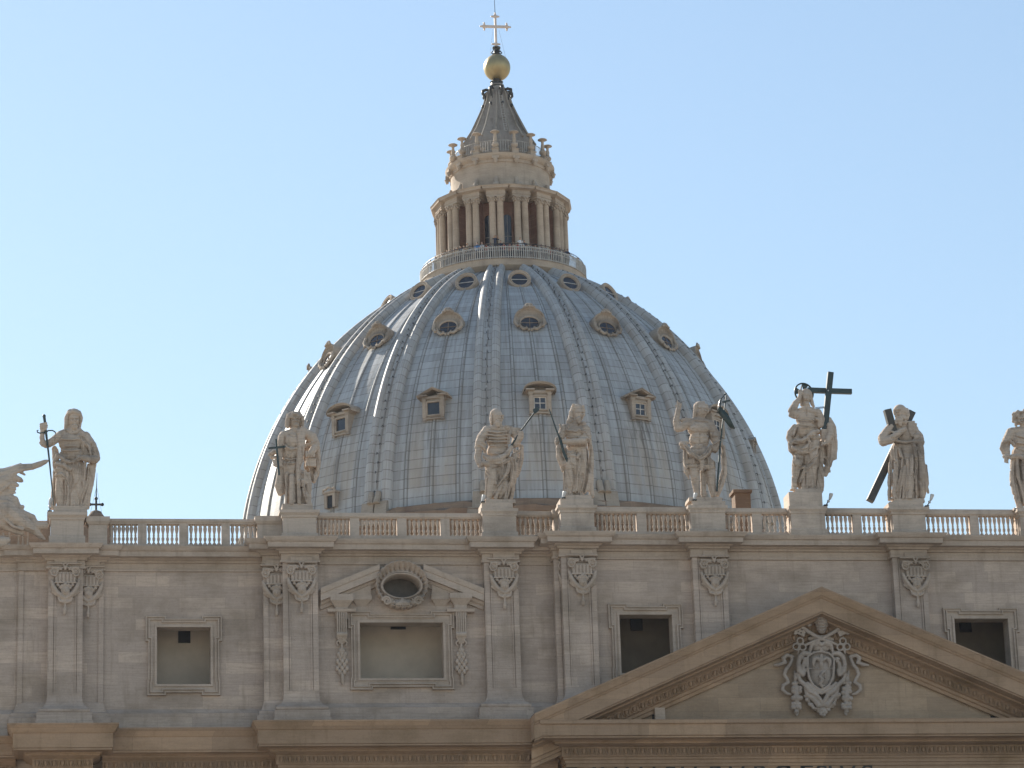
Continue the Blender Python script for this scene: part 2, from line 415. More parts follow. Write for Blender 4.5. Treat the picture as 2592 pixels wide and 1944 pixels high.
# pilasters: px x0, x1, wall plane, foot py, (back pilaster px x0,x1)
PIL = [(121,209,YL,1826,(45,262)),(717,806,YM+.1,1820,(667,760)),(1230,1316,YM,1813,None),(1427,1514,YC,1806,(1407,1470)),(1761,1848,YC,1812,None),(2271,2356,YC,1812,None)]
def pilx(p): return (P(p[0],1600,p[2]-PJ).x, P(p[1],1600,p[2]-PJ).x)
for i,p in enumerate(PIL):
    a,b = pilx(p); z0 = {YL:zL1,YM:zM1,YM+.1:zM1}.get(p[2], zC1); h = {YL:hL,YM:hM,YM+.1:hM}.get(p[2], hC)
    ent.run(a-.05,b+.05,p[2]-PJ, [(o_+.001,z_+.012) for o_,z_ in attic_prof(z0,h)], PJ+.6, PJ+.6)
    if p[4]:
        a2,b2 = P(p[4][0],1600,p[2]).x, P(p[4][1],1600,p[2]).x
        ent.run(a2,b2,p[2]-.16, [(o_+.001,z_+.006) for o_,z_ in attic_prof(z0,h)], .8, .8)
ent.part('attic_cornice', M_trim, FA, smooth=25)
# ---- capitals (one carving, shared)
cap_prims = [
 ('b',345,225,1085,262,40,90),('b',470,120,980,225,20,60),
 ('c',[(400,330,60,26),(520,330,60,24),(715,345,50,20),(900,330,60,24),(1030,330,60,26)]),
 ('c',[(548,430,66,18),(525,350,66,20),(430,338,66,20),(368,420,66,20),(405,510,66,20),(480,530,66,18),(530,480,66,15),(515,415,66,12),(465,395,70,12),(432,440,74,12),(468,452,78,20)]),
 ('c',[(882,430,66,18),(905,350,66,20),(1000,338,66,20),(1062,420,66,20),(1025,510,66,20),(950,530,66,18),(900,480,66,15),(915,415,66,12),(965,395,70,12),(998,440,74,12),(962,452,78,20)]),
 ('e',460,430,40,95,100,22),('e',965,430,40,95,100,22),
 ('c',[(660,250,90,16),(690,300,95,22),(715,370,95,28)]),('c',[(770,250,90,16),(740,300,95,22),(715,370,95,28)]),
 ('e',620,375,70,28,30,30),('e',810,375,70,28,30,30),('e',570,385,66,20,24,24),('e',860,385,66,20,24,24),
 ('b',475,440,955,690,0,42)]+[('b',x-27,470,x+27,660,30,74) for x in (590,678,765,850)]+[('b',485,560,535,680,30,70),('b',905,560,950,680,30,70),('b',470,672,960,705,30,82),
 ('e',715,870,60,105,120,70),('e',640,760,70,45,40,40),('e',715,735,85,50,42,40),('e',790,755,70,45,40,40),('e',600,800,50,40,40,40),('e',830,800,50,40,40,40),
 ('e',540,745,40,45,36,36),('e',885,745,40,45,36,36),('e',715,900,130,18,28,20),('e',675,870,118,16,10,10),('e',755,870,118,16,10,10),
 ('c',[(390,640,45,34),(430,770,55,50),(520,910,50,52),(620,1000,40,50),(690,1040,40,40)]),
 ('c',[(1040,640,45,34),(1000,770,55,50),(910,910,50,52),(810,1000,40,50),(740,1040,40,40)]),
 ('c',[(395,780,30,26),(460,900,40,34),(560,1000,30,34)]),('c',[(1035,780,30,26),(970,900,40,34),(870,1000,30,34)]),
 ('c',[(400,900,20,20),(500,980,30,24)]),('c',[(1030,900,20,20),(930,980,30,24)]),
 ('c',[(560,1050,40,26),(590,1120,40,28),(680,1150,40,26),(715,1080,50,22)]),('c',[(870,1050,40,26),(840,1120,40,28),(750,1150,40,26),(715,1080,50,22)]),
 ('c',[(630,1070,36,20),(660,1110,36,20)]),('c',[(800,1070,36,20),(770,1110,36,20)]),
 ('c',[(710,1150,30,20),(710,1240,34,24),(705,1330,40,44),(700,1400,34,38),(700,1440,26,14)])]
c0 = PIL[0]; capY = c0[2]-PJ
cap_o = P(90+715*.10851, 1400+225*.10851, capY)
cap_me = carve(cap_prims, 90, 1400, .10851, capY, .024, 1, lift=.3)
cap_me.transform(Matrix.Translation(-cap_o)); cap_me.name = 'capital'; cap_me.materials.append(M_trim)
cap_py = [1424.4, 1420.5, 1412.5, 1403, 1406, 1410]
# ---- pilaster shafts with raised border, and bases
for i,p in enumerate(PIL):
    a,b = pilx(p); Y = p[2]-PJ; m = MB(); zt = {YL:zL1,YM:zM1,YM+.1:zM1}.get(p[2], zC1)-.1
    zf = pZ(p[3],Y-.3,(p[0]+p[1])/2); ent_in = .34
    zs = zf+1.15
    m.box(a,b,Y+.08,p[2]+.3,zs,zt)
    m.box(a,a+.30,Y,Y+.081,zs,zt); m.box(b-.30,b,Y,Y+.081,zs,zt); m.box(a+.30,b-.30,Y,Y+.081,zs,zs+.5)
    m.box(a+.34,a+.42,Y+.03,Y+.082,zs+.5,zt); m.box(b-.42,b-.34,Y+.03,Y+.082,zs+.5,zt)
    # apophyge, torus, plinth
    m.run(a,b,Y,[(.62,zf-1.2),(.62,zf),(.56,zf+.02),(.56,zf+.46),(.40,zf+.47),(.46,zf+.56),(.46,zf+.66),(.36,zf+.74),(.24,zf+.80),(.12,zf+.95),(.03,zf+1.15),(0,zf+1.5),(-.05,zf+1.5)],PJ+.2,PJ+.2)
    po = m.part('pilaster', M_attic, FA, smooth=25)
    c = P((p[0]+p[1])/2+.5, cap_py[i], Y)
    inst(cap_me, 'capital', po, c)
    if p[4]:
        a2,b2 = P(p[4][0],1600,p[2]).x, P(p[4][1],1600,p[2]).x
        m = MB(); Yb = p[2]-.14
        m.box(a2,b2,Yb+.05,p[2]+.2,zs-.1,zt); m.box(a2,a2+.28,Yb-.02,Yb+.051,zs,zt); m.box(b2-.28,b2,Yb-.02,Yb+.051,zs,zt)
        m.run(a2,b2,Yb,[(.42,zf-1.2),(.42,zf+.30),(.30,zf+.34),(.30,zf+.55),(.16,zf+.62),(0,zf+1.2)],.4,.4)
        pb = m.part('back_pilaster', M_attic, FA, smooth=25)
        cx = {0: 223.5, 1: 699, 3: 1447}[i]; cy = {0: 1432.5, 1: 1428.5, 3: 1411}[i]
        inst(cap_me, 'capital', pb, P(cx, cy, Yb))
m = MB()
for x0,x1,Y,py,xm in ((XA,XB,YL,1834,466),(XB,XC,YM,1818,1015),(XC,XD,YC,1812,1600)):
    z = pZ(py,Y-.3,xm); m.run(x0,x1,Y,[(.34,z-1.6),(.34,z+.62),(.24,z+.68),(.06,z+.86),(0,z+.9)])
m.part('wall_base', M_attic, FA)
# ---- windows: eared frames, deep niches, vents
def eared(a,b,c,d,g,e,ew,eh,bottom=True):
    """loop counter-clockwise seen from the front, g = band width, e = ear projection"""
    L,Rr,B,T = a-g,b+g,c-g,d+g
    if bottom:
        return [(L-e*.3,B-e),(L+ew,B-e),(L+ew,B),(Rr-ew,B),(Rr-ew,B-e),(Rr+e*.3,B-e),(Rr+e*.3,B+eh*.5),(Rr,B+eh*.5),(Rr,T-eh),(Rr+e,T-eh),(Rr+e,T+e),(Rr-ew,T+e),(Rr-ew,T),(L+ew,T),(L+ew,T+e),(L-e,T+e),(L-e,T-eh),(L,T-eh),(L,B+eh*.5),(L-e*.3,B+eh*.5)]
    return [(L,B),(Rr,B),(Rr,T-eh),(Rr+e,T-eh),(Rr+e,T+e),(Rr-ew,T+e),(Rr-ew,T),(L+ew,T),(L+ew,T+e),(L-e,T+e),(L-e,T-eh),(L,T-eh)]
VENT = {'a': (451,482,1594,1627), 'b': (989,1027,1583.6,1592.5), 'c': (1597,1626,1564,1596), 'd': (2431,2458,1572,1600)}
DEEP = {'a': 2.6,'b': 2.6,'c': 3.4,'d': 3.4}
for k in 'abcd':
    a,b,c,d = rect_of(k); Y = WIN[k][4]; m = MB()
    gb = .34 if k != 'b' else .36
    loop = eared(a,b,c,d,gb,.15,.7 if k!='b' else .9,1.0 if k!='b' else .55)
    m.flat([loop, [(a,c),(a,d),(b,d),(b,c)]], Y-.10)
    m.loopmould(loop, Y, [(-.10,.10),(-.09,.20),(-.02,.22),(.0,.12),(.06,.12),(.07,.20),(.13,.20),(.15,.06),(.15,-.05)])
    m.loopmould([(a,c),(b,c),(b,d),(a,d)], Y, [(.0,-.9),(.0,.15),(.05,.16),(.13,.16),(.14,.10)])
    wo = m.part('window', M_trim, FA, smooth=20); NI = M_plaster if k in 'ab' else M_plaster_shade
    n = MB(); Yb = Y+DEEP[k]; zt = d+ (.75 if k!='b' else .35); sx = .9
    n.poly([(a-sx,Yb,c-.3),(b+sx,Yb,c-.3),(b+sx,Yb,zt),(a-sx,Yb,zt)])
    n.poly([(a-sx,Y+.3,c-.3),(a-sx,Yb,c-.3),(a-sx,Yb,zt),(a-sx,Y+.3,zt)]); n.poly([(b+sx,Yb,c-.3),(b+sx,Y+.3,c-.3),(b+sx,Y+.3,zt),(b+sx,Yb,zt)])
    n.poly([(a-sx,Yb,zt),(b+sx,Yb,zt),(b+sx,Y+.3,zt),(a-sx,Y+.3,zt)]); n.poly([(a-sx,Y+.02,c-.04),(b+sx,Y+.02,c-.04),(b+sx,Yb,c-.04),(a-sx,Yb,c-.04)])
    n.part('niche', NI, wo)
    v = VENT[k]; vm = MB(); q0 = P(v[0],v[3],Yb-.1); q1 = P(v[1],v[2],Yb-.1)
    vm.box(q0.x,q1.x,Yb-.1,Yb-.005,q0.z,q1.z); vm.part('vent', M_black, wo)
# ---- crowning of the middle window: broken pediment, shell oculus, consoles, garlands
Y = YM; sl_ = lambda x: 0
for side in (0,1):
    ped = MB()
    pts = ((897,1489),(960,1425)) if side == 0 else ((1072,1427),(1226,1489))
    if side == 0: pts = ((812,1488),(961,1427.5))
    A = P(pts[0][0],pts[0][1],Y-.68); B = P(pts[1][0],pts[1][1],Y-.68); slope = (B.z-A.z)/(B.x-A.x)
    f = lambda x, A=A, slope=slope: A.z + slope*(x-A.x)
    ped.run(A.x,B.x,Y,[(0,-1.15),(.14,-1.12),(.14,-.95),(.28,-.86),(.30,-.72),(.52,-.70),(.54,-.70),(.55,-.34),(.60,-.30),(.68,-.06),(.68,0),(-.1,.05)],0,0,f)
    for X in (A.x,B.x):   # end faces
        ped.poly([(X,Y+.05,f(X)-1.15),(X,Y-.30,f(X)-.86),(X,Y-.55,f(X)-.70),(X,Y-.55,f(X)-.34),(X,Y-.68,f(X)-.06),(X,Y-.68,f(X)),(X,Y+.05,f(X))])
    # tympanum pieces and the impost blocks under them
    for bx in (((838,893),(1503,1519),.55),((893,940),(1506,1517),.30)) if side == 0 else (((1140,1194),(1500,1513),.55),((1093,1140),(1504,1516),.30)):
        a0 = P(bx[0][0],bx[1][0],Y-bx[2]); a1 = P(bx[0][1],bx[1][1],Y-bx[2]); zt,zb = a0.z,a1.z
        ped.run(a0.x+.25,a1.x-.25,Y-bx[2]+.28,[(0,zb-1.0),(0,zb-.35),(.10,zb-.2),(.28,zb),(.28,zt),(-.5,zt+.04)],.6,.6)
    xs = (P(852,1500,Y).x,P(938,1500,Y).x) if side == 0 else (P(1092,1500,Y).x,P(1180,1500,Y).x)
    ped.poly([(xs[0],Y-.22,pZ(1512,Y)),(xs[1],Y-.22,pZ(1512,Y)),(xs[1],Y-.22,f(xs[1])-.9),(xs[0],Y-.22,f(xs[0])-.9)])
    ped.part('broken_pediment', M_trim, FA, smooth=20)
# shell frame of the oculus
sh = MB(); n = 27; nr = n*8
rings = []
def shell_pt(t, q):
    """t angle, q 0 inner .. 1 outer rim"""
    rx0,rz0,rx1,rz1 = 1.14,.79,1.42,1.31
    lob = abs(math.sin(n*t/2))
    rx = rx0+(rx1-rx0)*q; rz = rz0+(rz1-rz0)*q; cz = OZ+.06*q
    k = 1+ (.055*lob*q*q); return (OX+rx*k*math.cos(t), cz+rz*k*math.sin(t), lob)
for q,pr in ((0,.02),(.02,.40),(.12,.40),(.2,.30),(.35,.24),(.55,.34),(.75,.52),(.9,.68),(1.0,.66),(1.03,.52),(1.02,-.02)):
    rings.append([ (lambda s: (s[0], Y-pr-(.30*(s[2]-.5)*q*(1.15-q)*2 if .15<q<1.0 else 0), s[1]))(shell_pt(2*math.pi*i/nr,q)) for i in range(nr)])
b = len(sh.v)
for r_ in rings: sh.v += r_
for j in range(len(rings)-1):
    for i in range(nr): sh.face((b+j*nr+i, b+j*nr+(i+1)%nr, b+(j+1)*nr+(i+1)%nr, b+(j+1)*nr+i))
b = len(sh.v); k = 40
prof = [(1.0,-.8),(1.0,.40),(1.05,.47),(1.13,.47),(1.18,.38),(1.19,.1)]
for (q,pr) in prof: sh.v += [(OX+1.04*q*math.cos(2*math.pi*i/k), Y-pr, OZ+.66*q*math.sin(2*math.pi*i/k)) for i in range(k)]
for j in range(len(prof)-1):
    for i in range(k): sh.face((b+j*k+i, b+j*k+(i+1)%k, b+(j+1)*k+(i+1)%k, b+(j+1)*k+i))
for sx in (-1,1):
    pts = [(OX+sx*(.88+.26*(1-t/22)*math.cos(t*.62)), Y-.66, OZ-.92+.26*(1-t/22)*math.sin(t*.62)) for t in range(20)]
    sh.tube(pts, [.085-.002*t for t in range(20)], 6)
    for i in range(7):
        x = .16+.10*i; sh.tube([(OX+sx*x,Y-.5,OZ-.82-.02*i),(OX+sx*(x*.9),Y-.68,OZ-1.06),(OX+sx*(x*.72),Y-.6,OZ-1.22+.012*i*i)],[.05,.075,.045],6)
for i in range(-3,4): sh.tube([(OX,Y-.56,OZ-.78),(OX+.07*i,Y-.74,OZ-1.05),(OX+.13*i,Y-.68,OZ-1.2+.015*abs(i))],[.05,.06,.06],6)
so_ = sh.part('shell_oculus', M_trim, FA, smooth=50)
m = MB(); m.poly([(OX+1.2*math.cos(2*math.pi*i/24), Y+.75, OZ+.8*math.sin(2*math.pi*i/24)) for i in range(24)]); m.part('oculus_pane', M_black if False else plain('dim oculus pane',(.075,.06,.045),.5), so_)
# consoles and pine-cone garlands
for (x0,x1) in ((851.5,878.5),(1153.5,1180)):
    m = MB(); A = P(x0,1541,Y-.4); B = P(x1,1541,Y-.4); zt = A.z; zb = pZ(1608,Y-.4,x0); wd = B.x-A.x
    m.run(A.x-.05,B.x+.05,Y,[(0,zt-.2),(.42,zt-.16),(.46,zt),(0,zt)],.4,.4)
    for i in range(5):
        x = A.x+wd*(i+.5)/5; m.tube([(x,Y-.34,zt-.15),(x,Y-.36,zt-.7),(x,Y-.24,zb+.25),(x,Y-.30,zb+.08)],[wd*.09,wd*.09,wd*.085,wd*.08],8)
    m.box(A.x+.04,B.x-.04,Y-.22,Y+.02,zb+.2,zt-.1); m.tube([(A.x,Y-.22,zb+.08),(B.x,Y-.22,zb+.08)],.16,10)
    for i in range(5): m.tube([(A.x+wd*(i+.5)/5,Y-.22,zb-.02),((A.x+B.x)/2+(i-2)*.05,Y-.14,zb-.42)],[.09,.03],6)
    m.part('console', M_trim, FA, smooth=50)
    m = MB(); cx = (A.x+B.x)/2; zg = pZ(1622,Y-.2,x0); ze = pZ(1728,Y-.2,x0)
    for s_ in (-1,1): m.tube([(cx,Y-.12,zg),(cx+s_*.16,Y-.18,zg+.05),(cx+s_*.3,Y-.12,zg-.1),(cx+s_*.22,Y-.12,zg-.28)],[.05,.075,.065,.05],6)
    m.tube([(cx,Y-.1,zg+.2),(cx,Y-.14,zg-.6)],[.04,.09],8)
    zz = zg-.55; row = 0
    while zz > ze+.55:
        t = (zg-.55-zz)/(zg-ze-1.1); wr = .17+.16*math.sin(min(1,t*1.1)*1.9)
        for q in ((-1,0,1) if row%2 else (-.5,.5)): m.ball((cx+q*wr*.8, Y-.14+.05*abs(q), zz), .125,.12,.17,8,6)
        zz -= .20; row += 1
    m.tube([(cx,Y-.1,ze+.6),(cx,Y-.16,ze+.42),(cx,Y-.13,ze+.1),(cx+.03,Y-.1,ze-.1)],[.05,.10,.10,.06],8)
    m.part('garland', M_trim, FA, smooth=60)
# ---- main entablature below the attic
EGG = MB(); EGGS = EGG
def eggs(m, x0, x1, Y, z, hgt, zs=None, pitch=.47):
    n_ = max(1, round((x1-x0)/pitch))
    for i in range(n_):
        x = x0+(x1-x0)*(i+.5)/n_; zz = z+(zs(x) if zs else 0)
        m.ball((x,Y-.05,zz), .095,.13,hgt*.36,8,6)
        pts = [(x+.175*math.cos(t), Y-.02, zz+hgt*.1-hgt*.52*math.sin(t)) for t in [math.pi*k/6 for k in range(7)]]
        m.tube([(pts[0][0],Y-.02,zz+hgt*.42)]+pts+[(pts[-1][0],Y-.02,zz+hgt*.42)], .034, 5)
        xd = x+(x1-x0)*.5/n_; zd = z+(zs(xd) if zs else 0); m.tube([(xd,Y-.02,zd+hgt*.35),(xd,Y-.05,zd-hgt*.48)],[.02,.035],4)
def main_prof(zt, hc, out):
    """zt top edge, hc corona foot, out = projection of the cyma"""
    d = zt-hc
    return [(-.3,hc-2.4),(0,hc-2.4),(0,hc-1.55),(.08,hc-1.53),(.08,hc-1.36),(.15,hc-1.34),(.15,hc-1.16),(.24,hc-1.10),(.24,hc-.98),(.34,hc-.94),(.34,hc-.44),(.44,hc-.38),(out*.42,hc-.30),(out*.42,hc-.22),(out*.5,hc-.14),(out*.80,hc-.12),(out*.80,hc-.04),(out*.78,hc),(out*.82,hc),(out*.82,hc+d*.60),(out*.86,hc+d*.64),(out*.88,hc+d*.70),(out*.98,hc+d*.90),(out*.98,hc+d*.92),(out,hc+d*.93),(out,zt),(out*.9,zt+.03),(-.6,zt+.30)]
SEG = [ # name, px x0,x1 of the top edge, frieze plane, out, py top, py corona foot, px for measuring, rl, rr
 (-90,40,1.6,1.5,1862,1911,10,0,0),(260,700,.75,1.5,1841,1898,466,0,0),(18,301,-.25,1.7,1829.6,1892,160,1.8,1.8),(640,1420,-.35,1.7,1821,1881,1000,1.8,0)]
mc = MB()
for (x0,x1,Yf,out,pt_,pc,xm,rl,rr) in SEG:
    zt = pZ(pt_,Yf-out,xm); hc = pZ(pc,Yf-out*.82,xm)
    a = P(x0,1840,Yf-out).x+(out if rl else 0); b = P(x1,1840,Yf-out).x-(out if rr else 0)
    if x0 == -90: a = -62
    mc.run(a,b,Yf,main_prof(zt,hc,out),rl,rr); eggs(mc,a-(.3 if rl else 0),b+(.3 if rr else 0),Yf-.36,hc-.68,.46)
mc.part('main_cornice', M_ochre, FA, smooth=20)
# ================================================================ the gabled pediment
PF, PO = -1.5, 1.9                     # frieze plane and projection
PE = thing('gable_pediment', (0,PF,0), 'wide ochre triangular gable holding a carved coat of arms above a dark inscription', 'pediment')
apx = P(2080,1484.6,PF-PO); lft = P(1353,1806,PF-PO); slope = (apx.z-lft.z)/(apx.x-lft.x); XR = 2*apx.x-lft.x
zt = pZ(1820.5,PF-PO*.9,1700); hc = pZ(1860.5,PF-PO*.82,1700)
hp = [(-.3,hc-3.4),(0,hc-3.4),(0,hc-1.50),(.08,hc-1.48),(.08,hc-1.32),(.15,hc-1.30),(.15,hc-1.14),(.24,hc-1.08),(.24,hc-.98),(.34,hc-.94),(.34,hc-.44),(.44,hc-.38),(PO*.42,hc-.30),(PO*.42,hc-.22),(PO*.5,hc-.14),(PO*.80,hc-.12),(PO*.80,hc-.04),(PO*.78,hc),(PO*.84,hc),(PO*.84,zt-.26),(PO*.90,zt-.20),(PO*.90,zt),(-.2,zt+.10)]
x0h = P(1372,1840,PF-PO*.84).x+PO*.84; x1h = 2*apx.x-x0h
m = MB(); m.run(x0h,x1h,PF,hp,2.2,2.2); eggs(m,x0h-.3,x1h+.3,PF-.36,hc-.68,.46); m.part('horizontal_cornice', M_ochre, PE, smooth=20)
rk = MB(); DV = pZ(1484.6,PF-PO,2080)-pZ(1596,PF-.3,2080)
rp = [(0,-2.72),(.10,-2.70),(.10,-2.52),(.20,-2.46),(.20,-2.30),(.32,-2.24),(.34,-1.78),(.46,-1.70),(PO*.45,-1.62),(PO*.45,-1.52),(PO*.80,-1.46),(PO*.80,-1.38),(PO*.78,-1.36),(PO*.835,-1.36),(PO*.835,-.62),(PO*.87,-.56),(PO*.88,-.50),(PO*.92,-.44),(PO*.985,-.16),(PO*.985,-.12),(PO,-.11),(PO,0),(PO*.9,.03),(-3.0,.05)]
fl = lambda x: apx.z - abs(x-apx.x)*slope
rk.run(lft.x,apx.x,PF,rp,0,0,fl); rk.run(apx.x,XR,PF,rp,0,0,fl)
eggs(rk,lft.x+4.2,apx.x-.25,PF-.36,-2.02,.46,fl); eggs(rk,apx.x+.25,XR-4.2,PF-.36,-2.02,.46,fl)
for X,sg in ((lft.x,-1),(XR,1)):   # ends
    rk.poly([(X,PF+1.5,fl(X)-1.3),(X,PF-PO*.835,fl(X)-1.3),(X,PF-PO*.835,fl(X)-.62),(X,PF-PO*.985,fl(X)-.16),(X,PF-PO,fl(X)-.11),(X,PF-PO,fl(X)),(X,PF+1.5,fl(X)+.05)])
rk.part('raking_cornice', M_ochre, PE, smooth=20)
ty = MB(); TY = PF+.12; ty.flat([[(lft.x+1,zt-.4),(XR-1,zt-.4),(apx.x,apx.z-1.5)]],TY)
ty.part('tympanum', stone('tympanum stone', (.335,.255,.185), bw=2.4, bh=.8, dirt=(.17,.12,.08), dirt_amt=.5), PE)
for (x0,x1,y0,y1) in ((1658.5,1683,1791,1818),):
    m = MB(); a = P(x0,y1,TY-.4); b = P(x1,y0,TY-.4); m.frust((a.x,b.x,TY-.4,TY-.003),(a.x,b.x,TY-.4,TY-.003),zt-.2,b.z); m.part('stone_block', M_trim, PE)
for (x0,x1) in ((1651,1658),(2507,2520)):
    m = MB(); a = P(x0,1812,TY-.02); b = P(x1,1812,TY-.02); m.box(a.x,b.x,TY-.03,TY-.004,zt-.1,pZ(1812 if x0>2000 else 1797,TY,x0)); m.part('drain_opening', M_black, PE)
# inscription: only the tops of the letters come into the frame
lm = MB(); FR = PF-.012
ztop = pZ(1939.3,FR,1450)
words = [('P',1433),('A',1480),('V',1520),('L',1584),('V',1617),('S',1683),('V',1722),('B',1797),('V',1843),('R',1909),('G',1957),('H',1992),('E',2030),('S',2066),('I',2098),('V',2124),('S',2182)]
dg = bpy.context.evaluated_depsgraph_get()
for ch,x in words:
    lm = MB()
    cu = bpy.data.curves.new('t','FONT'); cu.body = ch; cu.size = 1.62; cu.extrude = .008
    ob = bpy.data.objects.new('t',cu); col.objects.link(ob); dg.update(); me = bpy.data.meshes.new_from_object(ob.evaluated_get(dg))
    zmax = max(v.co.y for v in me.vertices); xmin = min(v.co.x for v in me.vertices); X0 = P(x,1942,FR).x; b = len(lm.v)
    lm.v += [(X0+v.co.x-xmin, FR-v.co.z, ztop-zmax+v.co.y) for v in me.vertices]
    for p_ in me.polygons: lm.face([b+i for i in p_.vertices])
    bpy.data.objects.remove(ob); bpy.data.meshes.remove(me)
    lm.part('letter', M_letter, PE)
# coat of arms
AS = .18692; AO = (1960,1520); AY = TY-.10
def arms(name, prims, vox=.035, sm=1, mat=None): return put(carve(prims,AO[0],AO[1],AS,AY,vox,sm,lift=.6), name, mat or M_arms, PE)
arms('tiara', [('e',630,120,170,22,24,22),('c',[(632,140,165,14),(632,175,160,30),(635,215,150,72),(638,260,150,92),(640,310,150,88),(640,355,150,74),(640,395,150,58)]),
  ]+[('c',[(x0+ (x1-x0)*t/6, yy+ (18*math.sin(math.pi*t/6)), 150+ (60+ (x1-x0)*.22)*math.sin(math.pi*t/6), 11) for t in range(7)]) for yy,x0,x1 in ((215,555,715),(255,535,745),(300,545,740),(340,560,725),(385,580,700))]
  +[('c',[(470,290,120,34),(465,330,120,30),(500,330,110,14)]),('c',[(805,290,120,34),(800,325,120,30),(770,330,110,14)])], .035, 1)
for nm,sx in (('l',1),('r',-1)):
    f_ = (lambda x: x) if sx == 1 else (lambda x: 1278-x)
    arms('key', [('c',[(f_(300),335,140,20),(f_(340),350,140,26),(f_(400),375,145,24),(f_(470),430,150,26),(f_(560),480,140,26),(f_(640),520,130,24),(f_(760),560,120,22),(f_(850),600,110,18)]),
      ('b',min(f_(285),f_(405)),395,max(f_(285),f_(405)),425,125,160,sx*22),('b',min(f_(275),f_(400)),440,max(f_(275),f_(400)),465,125,160,sx*22),('b',min(f_(270),f_(310)),385,max(f_(270),f_(310)),465,125,160,sx*22),('b',min(f_(375),f_(415)),410,max(f_(375),f_(415)),490,125,160,sx*22),('b',min(f_(330),f_(352)),400,max(f_(330),f_(352)),450,125,160,sx*22),
      ] + [('c',[(f_(cx)+r_*math.cos(t),cy+r_*math.sin(t),120,13) for t in [2*math.pi*k/12 for k in range(13)]]) for cx,cy,r_ in ((350,548,42),(295,625,42),(385,632,42))] + [('c',[(f_(340),590,118,16),(f_(325),690,112,18),(f_(320),720,105,12)])], .03, 1)
shield = [('e',630,930,20,215,300,90),('e',635,960,40,172,250,95),('b',470,915,800,925,125,138),
 ('c',[(455,760,110,16),(450,900,118,18),(470,1040,115,18),(530,1150,110,18),(635,1215,108,18),(740,1150,110,18),(795,1040,115,18),(808,900,118,18),(805,780,110,16),(740,715,110,16),(635,690,112,16),(530,705,110,16),(455,760,110,16)]),
 ('c',[(640,735,130,18),(635,800,140,30),(632,870,140,26),(630,920,135,14)]),('e',630,750,145,18,22,18),
 ('c',[(620,820,130,18),(585,780,128,26),(545,790,124,30),(530,840,122,24),(535,890,120,14)]),('c',[(645,820,130,18),(700,780,128,26),(745,800,124,30),(755,850,122,24),(745,895,120,14)]),
 ('c',[(690,950,130,16),(650,980,138,22),(615,1030,138,20),(655,1070,138,26),(620,1120,138,20),(650,1170,132,18)]),('c',[(690,960,130,10),(700,1000,132,12),(690,1050,130,12)]),('c',[(600,1140,130,10),(680,1150,130,10)]),
 ('c',[(400,790,120,22),(425,780,120,18),(420,830,120,16),(395,830,120,14)]),('c',[(870,790,120,22),(845,780,120,18),(850,830,120,16),(875,830,120,14)]),
 ('c',[(470,720,90,30),(400,715,95,38),(345,760,90,34),(325,860,85,32),(335,950,85,36),(390,1000,90,34),(415,940,95,22)]),('c',[(800,720,90,30),(870,715,95,38),(930,760,90,34),(955,860,85,32),(945,950,85,36),(885,1000,90,34),(860,940,95,22)]),
 ('c',[(400,860,96,30),(385,950,96,28)]),('c',[(880,860,96,30),(890,950,96,28)]),
 ('c',[(310,990,60,22),(350,1080,70,30),(420,1150,75,32),(480,1230,80,34),(560,1270,85,32),(620,1340,85,30),(655,1420,80,14)]),('c',[(965,990,60,22),(930,1080,70,30),(860,1150,75,32),(800,1230,80,34),(730,1270,85,32),(690,1340,85,30),(660,1420,80,14)]),
 ('c',[(450,1120,90,24),(520,1200,95,26),(640,1255,95,24),(750,1200,95,26),(830,1120,90,24)]),
 ('c',[(420,1180,50,26),(450,1280,55,34),(540,1340,60,36),(600,1420,60,40),(640,1430,55,24)]),('c',[(860,1180,50,26),(830,1280,55,34),(770,1340,60,36),(710,1420,60,40),(670,1430,55,24)]),
 ('e',630,620,60,140,90,60),('c',[(480,690,70,24),(510,590,90,34),(600,570,110,30),(640,600,125,26),(690,570,110,30),(760,590,90,34),(790,690,70,24)]),('e',560,605,112,34,26,24),('e',720,600,112,34,26,24),('e',635,660,118,22,26,20),('c',[(480,520,60,30),(560,500,80,36),(700,500,80,36),(780,530,60,30)])]
arms('shield', shield, .03, 1)
rb = lambda sx: (lambda x: x) if sx == 1 else (lambda x: 1278-x)
for sx in (1,-1):
    f_ = rb(sx); rr_ = random.Random(3+sx)
    arms('ribbon', [('c',[(f_(250),760,30,24),(f_(170),740,34,28),(f_(120),780,34,28),(f_(150),840,30,26),(f_(60),870,26,24),(f_(5),875,20,16)]),('c',[(f_(240),800,30,24),(f_(210),870,32,26),(f_(160),930,30,28),(f_(135),1000,30,24),(f_(175),1070,32,24),(f_(190),1110,30,24),(f_(120),1150,28,26),(f_(110),1210,28,24),(f_(170),1260,26,22),(f_(220),1270,22,16)])], .035, 1)
    fruit = []
    for y_,n_,r0 in ((1010,1,26),(1060,1,34),(1120,3,26),(1180,3,32),(1240,3,32),(1320,3,36),(1400,3,30),(1450,3,32),(1500,1,30),(1540,1,16)):
        for k_ in range(n_): fruit.append(('e',f_(300)+(k_-(n_-1)/2)*48+rr_.uniform(-8,8),y_+rr_.uniform(-12,12),40+rr_.uniform(0,25),r0,r0,r0))
    fruit.append(('c',[(f_(275),960,20,16),(f_(300),1300,25,40),(f_(315),1530,20,20)]))
    arms('fruit_drop', fruit, .03, 0)
rr_ = random.Random(9); fr_ = []
for k_ in range(34):
    t = k_/33*2-1; fr_.append(('e',645+t*215+rr_.uniform(-14,14),1480-abs(t)**2.2*190+rr_.uniform(-28,28)+12,45+rr_.uniform(0,30),rr_.uniform(22,38),rr_.uniform(22,38),30))
